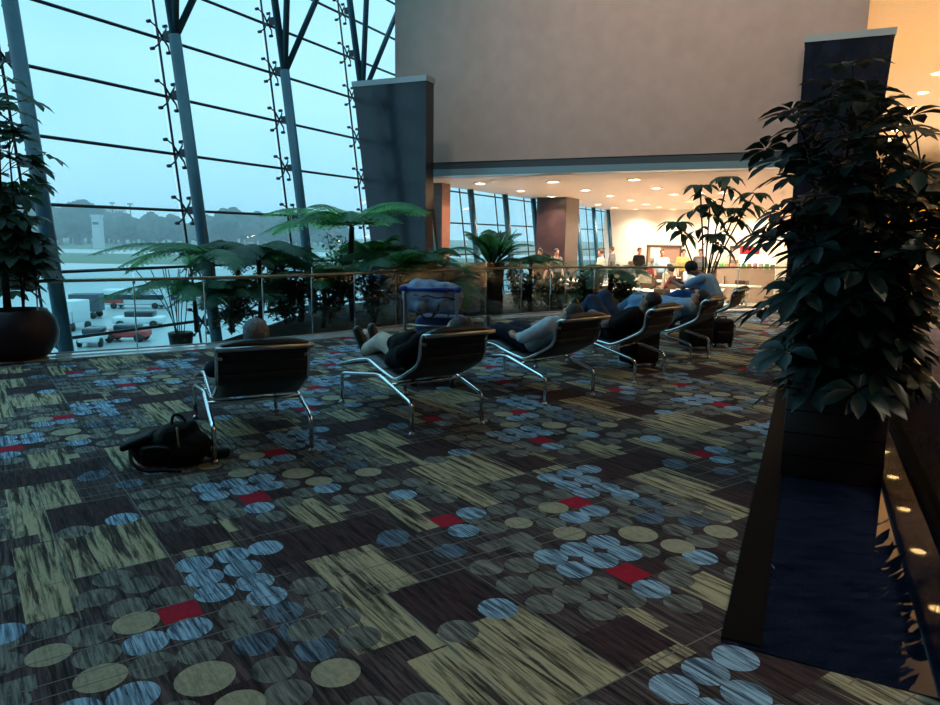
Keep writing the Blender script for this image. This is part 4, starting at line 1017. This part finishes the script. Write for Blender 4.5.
# ================================================================== HALL CONTENTS
ZH = -.60
def ground_hall(px, py): return G(px, py, ZH)
stand = dict(head=(0, .02, 1.60), neck=(0, 0, 1.46), chest=(0, 0, 1.25), hip=(0, 0, .98), shl=(-.17, 0, 1.39), shr=(.17, 0, 1.39), ell=(-.24, .0, 1.10), elr=(.24, .0, 1.10), wrl=(-.22, .12, .88), wrr=(.22, .12, .88),
             hpl=(-.09, 0, .93), hpr=(.09, 0, .93), knl=(-.10, .03, .50), knr=(.10, .03, .50), anl=(-.10, 0, .09), anr=(.10, 0, .09), tol=(-.11, .14, .04), tor=(.11, .14, .04))
sit = dict(head=(0, .06, 1.20), neck=(0, .02, 1.06), chest=(0, 0, .86), hip=(0, -.02, .56), shl=(-.17, 0, .99), shr=(.17, 0, .99), ell=(-.24, .12, .74), elr=(.24, .12, .74), wrl=(-.16, .34, .76), wrr=(.16, .34, .76),
           hpl=(-.09, 0, .52), hpr=(.09, 0, .52), knl=(-.12, .42, .52), knr=(.12, .42, .52), anl=(-.12, .42, .09), anr=(.12, .42, .09), tol=(-.12, .56, .04), tor=(.12, .56, .04))
PEO = [ # px of head, py of head, D, posture, shirt, trousers, heading, label
 (639, 257, 27, stand, 'black', 'black', 200, 'standing person in black near the brown board in the hall'),
 (646, 268, 21, sit, 'cream', 'brownc', 30, 'seated person in a cream shirt seen from behind in the hall'),
 (654, 261, 25, sit, 'maroon', 'black', 150, 'small figure in maroon left under the brown board'),
 (662, 258, 24, stand, 'whitec', 'grey', 170, 'standing person in white before the brown board'),
 (683, 259, 25, stand, 'yellowc', 'brownc', 190, 'person in yellow standing right of the brown board'),
 (619, 266, 21, sit, 'cream', 'grey', 120, 'seated person in cream beside the hall window end'),
 (601, 262, 23, stand, 'cream', 'brownc', 100, 'person in cream standing behind the rounded tree fern'),
 (673, 272, 20, sit, 'maroon', 'black', 60, 'seated person in dark red at the near tables'),
 (668, 269, 22, sit, 'cream', 'grey', 220, 'seated person in cream next to the one in dark red'),
 (690, 266, 23, sit, 'whitec', 'grey', 200, 'seated person in white at the right of the tables'),
 (540, 262, 22, stand, 'brownc', 'brownc', 150, 'person in brown standing before the wide brown pillar'),
 (556, 264, 23, stand, 'grey', 'black', 210, 'person in grey standing right of the one in brown'),
 (632, 266, 24, sit, 'grey', 'black', 100, 'seated person in grey left of the one in cream'),
 (700, 262, 26, stand, 'grey', 'black', 160, 'person in grey standing behind the slender plant'),
 (716, 264, 25, sit, 'brownc', 'black', 160, 'seated person in brown right of the slender plant'),
 (612, 259, 29, stand, 'grey', 'black', 60, 'distant standing person in grey at the end of the window')]
for i, (px, py, D, J, a, b, hd, lab) in enumerate(PEO):
    q = A(px, py, D)
    person((q.x, q.y, ZH), R(hd), J, dict(shirt=M[a], trousers=M[b], hair=M['hairb'] if i % 3 else M['brownc'], shoe=M['shoe'], skin=M['skinp'], sleeve=.9), lab, 'people in the hall', voxel=.035, detail=False)
def table(loc, rz, label):
    o = empty('cafe_table', loc, rz, label, 'table', 'tables in the hall')
    mb = MB(); mb.rbox((0, 0, .735), (1.2, .8, .035), 0, .015, 2); mb.build('table_top', M['table'], o)
    mb = MB(); mb.tube([(0, 0, .02), (0, 0, .72)], .035, 10); mb.build('column', M['brushed'], o)
    mb = MB(); mb.lathe([(0, 0), (.28, 0), (.27, .025), (.04, .04), (0, .04)], seg=20); mb.build('base', M['brushed'], o)
    return o
def cchair(loc, rz, label):
    o = empty('cafe_chair', loc, rz, label, 'chair', 'chairs in the hall')
    mb = MB(); mb.rbox((0, 0, .44), (.42, .42, .04), 0, .015, 2); mb.build('seat', M['brownc'], o)
    mb = MB(); mb.rbox((0, -.2, .70), (.40, .03, .30), 0, .012, 2); mb.build('backrest', M['brownc'], o)
    for x in (-.18, .18):
        for y in (-.18, .18):
            mb = MB(); mb.tube([(x, y, 0), (x, y, .72 if y < 0 else .43)], .012, 6); mb.build('leg', M['brushed'], o)
    return o
TB = [(610, 19.5, 'near left of the seated person in cream'), (640, 19.0, 'in front of the seated person in cream'), (668, 18.6, 'before the person in dark red'), (700, 19.5, 'at the right behind the slender plant'),
      (628, 24.0, 'in the second row left'), (655, 23.0, 'in the second row under the brown board'), (690, 25.0, 'in the second row right'), (738, 21.0, 'near the lit shop counter'), (585, 21.0, 'beside the hall window'), (560, 23.0, 'beside the wide brown pillar')]
t0 = c0 = None
for i, (px, D, lab) in enumerate(TB):
    q = A(px, 300, D); q.z = ZH
    if t0 is None: t0 = table(q, ROTB, ''); t = t0
    else: t = copy_tree(t0); t.location = q
    tag(t, 'white topped table '+lab, 'table', 'tables in the hall')
    for k, (dn, dp, a) in enumerate(((-.9, 0, -90), (.9, 0, 90), (0, -.75, 0), (0, .75, 180))):
        if (i+k) % 3 == 0: continue
        l_ = q+N*dn+P*dp
        if c0 is None: c0 = cchair(l_, 0, ''); c_ = c0
        else: c_ = copy_tree(c0); c_.location = l_
        c_.rotation_euler = (0, 0, ROTB+R(a)); tag(c_, 'brown chair %s table %s' % (('left of', 'right of', 'in front of', 'behind')[k], lab), 'chair', 'chairs in the hall')
# boards on the end wall
def board(x0, x1, y0, y1, label, p=PH-.25):
    a = RP(x0, y1, p); b = RP(x1, y1, p); c = RP(x0, y0, p); w_ = (b-a).length; h = c.z-a.z; m_ = (a+b)/2
    o = empty('display_board', (m_.x, m_.y, ZH), ROTB, label, 'board'); z0 = a.z-ZH
    mb = MB(); mb.box((0, 0, z0+h/2), (w_, .06, h)); mb.build('panel', M['board'], o)
    mb = MB(); mb.box((0, -.01, z0+h), (w_+.1, .1, .12))
    for s in (-1, 1): mb.box((s*w_/2, -.01, (z0+h)/2), (.08, .1, z0+h))
    mb.build('frame', M['brownc'], o)
    mb = MB(); mb.box((-w_*.25, -.04, z0+h*.62), (.5, .02, .6)); mb.build('notice', M['table'], o)
board(647, 680, 246, 262, 'wide brown grey display board on the end wall of the hall')
board(730, 751, 247, 264, 'smaller brown display board right of the slender plant')
# lit shop counter at the right of the hall
q = RP(757, 268, 30); o = empty('shop_counter', (q.x, q.y, ZH), ROTB, 'brightly lit white shop counter with red sign behind the big plant', 'shop counter')
mb = MB(); mb.box((0, 0, .75), (1.3, .7, 1.5)); mb.build('counter', M['signw'], o)
mb = MB(); mb.rbox((-.3, -.1, 1.65), (.7, .3, .3), 0, .05, 2); mb.build('red_sign', M['red'], o, label='red sign on top')
q = RP(745, 283, 26); o = empty('goods_shelf', (q.x, q.y, ZH), ROTB, 'low goods shelf with green and pale items before the lit counter', 'shelf')
mb = MB(); mb.box((0, 0, .55), (1.8, .5, 1.1)); mb.build('shelf_body', M['board'], o)
rnd = random.Random(4)
for k in range(10):
    mb = MB(); mb.rbox((-.8+k*.18, -.05, 1.18), (.14, .14, .16+.08*rnd.random()), 0, .03, 2); mb.build('goods', [M['green'], M['yellowc'], M['pinkg'], M['cream']][k % 4], o)

# ================================================================== CONCOURSE, RIGHT
def box_at(x0, x1, y0, y1, p, dep):
    a = RP(x0, y1, p); b = RP(x1, y1, p); c = RP((x0+x1)/2, y0, p); d = RP((x0+x1)/2, y1, p)
    return (a+b)/2, (b-a).length, c.z-d.z, d.z
c, w_, h, z0 = box_at(850, 1050, 207, 228, 24, 3)
o = empty('corner_shop', (c.x+P.x*1.5, c.y+P.y*1.5, ZH), ROTB, 'shop front with yellow fascia at the right behind the big plant', 'shop')
mb = MB(); mb.box((0, 0, z0+h/2-ZH), (w_, 3, h)); mb.build('yellow_fascia', M['gold'], o)
mb = MB(); mb.box((0, .1, z0-.28-ZH), (w_, 2.8, .5)); mb.build('beige_fascia', M['fasc'], o)
mb = MB(); mb.box((0, 2.4, (z0-.5-ZH)/2), (w_, .2, z0-.5-ZH)); mb.build('back_wall', M['fasc'], o)
# yellow strip of lettering (illegible in the photograph) and blue screens
mb = MB(); rnd = random.Random(6); x = -w_/2+2.0
a = RP(897, 234, 23.9); b = RP(934, 234, 23.9); sgn = empty('lit_sign', (a+b)/2+Vector((0, 0, 0)), ROTB, 'row of lit yellow letters on the pale fascia at right', 'sign'); wl_ = (b-a).length
mb.box((0, .04, 0), (wl_+.2, .05, .30)); mb.build('sign_panel', M['board'], sgn)
mb = MB(); x = -wl_/2
while x < wl_/2:
    l_ = rnd.uniform(.07, .14); mb.box((x+l_/2, -.005, 0), (l_, .03, .18)); x += l_+.035
mb.build('lettering', M['signy'], sgn)
first = None
for k, (x0, x1) in enumerate(((897, 906), (908, 918))):
    a = RP(x0, 240, 23.9); b = RP(x1, 240, 23.9); c = (a+b)/2
    o = empty('flight_screen', c, ROTB, ('left' if k == 0 else 'right')+' one of two blue lit screens under the yellow lettering', 'screen', 'blue screens')
    mb = MB(); mb.rbox((0, 0, 0), ((b-a).length, .08, .42), 0, .01, 1); mb.build('case', M['black'], o)
    mb = MB(); mb.box((0, -.045, 0), ((b-a).length-.06, .01, .36)); mb.build('screen', M['signb'], o)
# goods stands and shoppers
rnd = random.Random(8)
for k in range(9):
    p = rnd.uniform(13, 22); n = 2.2+k*1.1; q = PN(p, n, ZH)
    o = empty('goods_stand', q, ROTB, 'pale shop stand with coloured goods, '+['nearest the parapet', 'second from the parapet', 'left of the blue screens', 'under the blue screens', 'under the yellow lettering', 'right of the yellow lettering', 'near the right edge', 'at the right edge', 'beyond the right edge'][k], 'stand', 'shop stands')
    mb = MB(); mb.rbox((0, 0, .5), (.9, .6, 1.0), 0, .03, 2); mb.build('stand_body', M['fasc'], o)
    for j in range(8):
        mb = MB(); mb.rbox((-.36+(j % 4)*.24, -.12+.24*(j//4), 1.0+.1+.05*rnd.random()), (.17, .17, .2+.1*rnd.random()), 0, .03, 2); mb.build('goods', M[rnd.choice(['green', 'pinkg', 'cream', 'yellowc', 'red', 'whitec'])], o)
for k, (px, D, a, b, lab) in enumerate([(905, 20, 'pinkg', 'grey', 'shopper in pink behind the big plant'), (925, 17, 'brownc', 'black', 'shopper in brown near the right edge'), (893, 23, 'cream', 'grey', 'shopper in cream under the blue screens')]):
    q = A(px, 262, D); person((q.x, q.y, ZH), R(40+70*k), stand, dict(shirt=M[a], trousers=M[b], hair=M['hairb'], shoe=M['shoe'], skin=M['skinp'], sleeve=.8), lab, 'shoppers in the concourse', voxel=.035, detail=False)

# ================================================================== OUTSIDE: AIRFIELD
ZG = -9.0
mb = MB(); mb.prism([(-1200, -50), (1500, -50), (1500, 1500), (-1200, 1500)], ZG-1, ZG); mb.build('ground', M['apron'], kind='structure', label='wide pale wet concrete apron')
mb = MB(); mb.prism([(-1200, 230), (1500, 230), (1500, 330), (-1200, 330)], ZG, ZG+.05); mb.build('ground', M['grass'], kind='structure', label='green strip of airfield grass')
mb = MB(); mb.prism([(-1200, 400), (1500, 400), (1500, 1400), (-1200, 1400)], ZG, ZG+.06); mb.build('ground', M['grass'], kind='structure', label='far airfield grass before the trees')
# tree belt: individual crowns
rnd = random.Random(12)
tp = None
for k in range(64):
    px = 20+k*5.2+rnd.uniform(-3, 3); D = rnd.uniform(480, 620)
    hh = 24+5*math.sin(px*.03)+rnd.uniform(-4, 4)+(4 if 75 < px < 180 else 0)
    if 180 < px < 205: hh *= .85
    q = A(px, 230, D)
    if tp is None:
        tp = empty('distant_tree'); mb = MB()
        for j in range(9):
            a = rnd.uniform(0, 6.28); r = rnd.uniform(0, 6.5); capsule(mb, (math.cos(a)*r, math.sin(a)*r, rnd.uniform(9, 14)), (math.cos(a)*r*.6, math.sin(a)*r*.6, rnd.uniform(15, 20)), rnd.uniform(4, 6), rnd.uniform(2.5, 5), 9)
        fuse('crown', mb, 1.3, M['tree'], tp, 2, 2.5)
        mb = MB(); mb.tube([(0, 0, 0), (0, 0, 12)], [1.2, .8], 8); mb.build('trunk', M['bark'], tp)
        t = tp
    else: t = copy_tree(tp)
    t.location = (q.x, q.y, ZG); sc_ = hh/25; t.scale = (sc_*rnd.uniform(.9, 1.3), sc_, sc_); t.rotation_euler = (0, 0, rnd.uniform(0, 6.28))
    tag(t, 'hazy dark tree of the belt on the far side of the airfield', 'tree', 'tree belt beyond the airfield')
# towers
for k, (px, py, D, w_) in enumerate([(97, 217, 420, 4.5), (58, 206, 640, 6), (105, 207, 640, 14), (122, 208, 640, 5)]):
    q = A(px, py, D); o = empty('airfield_building', (q.x, q.y, ZG), 0, ['pale small tower standing before the tree belt', 'thin distant mast building at far left of the skyline', 'low distant building above the tree belt', 'narrow distant building beside the low one'][k], 'building')
    H_t = q.z-ZG
    mb = MB(); mb.box((0, 0, H_t/2), (w_, w_, H_t)); mb.build('walls', M['tower'], o)
    mb = MB(); mb.box((0, 0, H_t+.6), (w_*1.2, w_*1.2, 1.2)); mb.build('roof', M['tower'], o)
    mb = MB(); mb.box((0, -w_/2-.05, H_t*.8), (w_*.8, .1, H_t*.08)); mb.build('window_band', M['vglass'], o)
for k, (px, py) in enumerate([(85, 205), (91, 204), (112, 203), (130, 204), (74, 206)]):
    q = A(px, py, 560); mb = MB(); mb.tube([(0, 0, 0), (0, 0, q.z-ZG)], .5, 6); mb.box((0, 0, q.z-ZG), (4, 1, 1))
    mb.build('light_mast', M['vdark'], None, 'thin light mast rising above the tree belt', 'mast', 'light masts on the skyline', loc=(q.x, q.y, ZG))
# vehicles
def vehicle(name, px, py, L, Wd, Hh, rz, body, label, kind='truck'):
    q = G(px, py, ZG); o = empty(name, (q.x, q.y, ZG), R(rz), label, 'vehicle')
    if kind == 'bus':
        mb = MB(); mb.rbox((0, 0, .35+Hh/2), (L, Wd, Hh-.3), 0, .25, 3); mb.build('body', M[body], o)
        mb = MB(); mb.box((0, 0, Hh*.66), (L*.94, Wd+.04, Hh*.28)); mb.build('window_band', M['vglass'], o)
        mb = MB(); mb.box((-L*.32, 0, Hh*.42), (L*.3, Wd+.05, Hh*.2)); mb.build('red_panel', M['vred'], o)
    elif kind == 'truck':
        mb = MB(); mb.rbox((L*.12, 0, .6+Hh/2), (L*.72, Wd, Hh-.5), 0, .08, 2); mb.build('cargo_box', M[body], o)
        mb = MB(); mb.rbox((-L*.38, 0, .5+Hh*.3), (L*.22, Wd*.94, Hh*.6), 0, .15, 3); cb_ = mb.build('cab', M[body], o)
        mb = MB(); mb.box((-L*.47, 0, .5+Hh*.42), (.1, Wd*.8, Hh*.22)); mb.build('windscreen', M['vglass'], cb_)
    else:
        mb = MB(); mb.rbox((0, 0, .45+Hh*.22), (L, Wd, Hh*.45), 0, .18, 3); mb.build('body', M[body], o)
        mb = MB(); mb.rbox((L*.03, 0, .45+Hh*.6), (L*.58, Wd*.88, Hh*.42), 0, .2, 3); mb.build('cabin', M['vglass'], o)
    for x in (-L*.33, L*.33):
        for y in (-Wd/2, Wd/2):
            mb = MB(); mb.tube([(x, y-.12, .42), (x, y+.12, .42)], .42, 14); mb.build('wheel', M['tyre'], o)
vehicle('truck', 83, 318, 4.6, 2.3, 2.6, 10, 'vdark', 'dark box truck parked on the apron left of centre')
vehicle('bus', 138, 308, 8.2, 2.5, 2.4, 5, 'vwhite', 'white and red airport bus on the apron', 'bus')
vehicle('truck', 72, 330, 3.6, 2.0, 2.8, 80, 'vwhite', 'white van truck close behind the first leaning column')
vehicle('car', 140, 327, 5.2, 2.0, 1.7, 8, 'vwhite', 'long white car on the apron below the bus', 'car')
vehicle('car', 128, 341, 4.0, 1.9, 1.5, 6, 'vred', 'dull red car on the apron in front of the white car', 'car')
vehicle('truck', 262, 312, 6.5, 2.5, 2.7, 20, 'vwhite', 'white truck seen between the ferns')
vehicle('bus', 190, 300, 7.5, 2.5, 2.4, 185, 'vwhite', 'white airport bus partly behind the second leaning column', 'bus')
vehicle('car', 95, 345, 3.8, 1.8, 1.5, 100, 'vwhite', 'small white car right behind the glass railing at left', 'car')
# haze over the airfield
hz = bpy.data.materials.new('evening haze'); hz.use_nodes = True; nt = hz.node_tree; nt.nodes.clear(); out = nt.nodes.new('ShaderNodeOutputMaterial')
vs = nt.nodes.new('ShaderNodeVolumeScatter'); vs.inputs['Color'].default_value = (.80, .95, 1, 1); vs.inputs['Density'].default_value = .0009; vs.inputs['Anisotropy'].default_value = .0
nt.links.new(vs.outputs[0], out.inputs['Volume'])
mb = MB(); mb.box((-100, 445, 10), (1300, 770, 42)); mb.build('haze', hz, None, 'blue evening haze lying over the airfield', 'haze', kind='stuff')
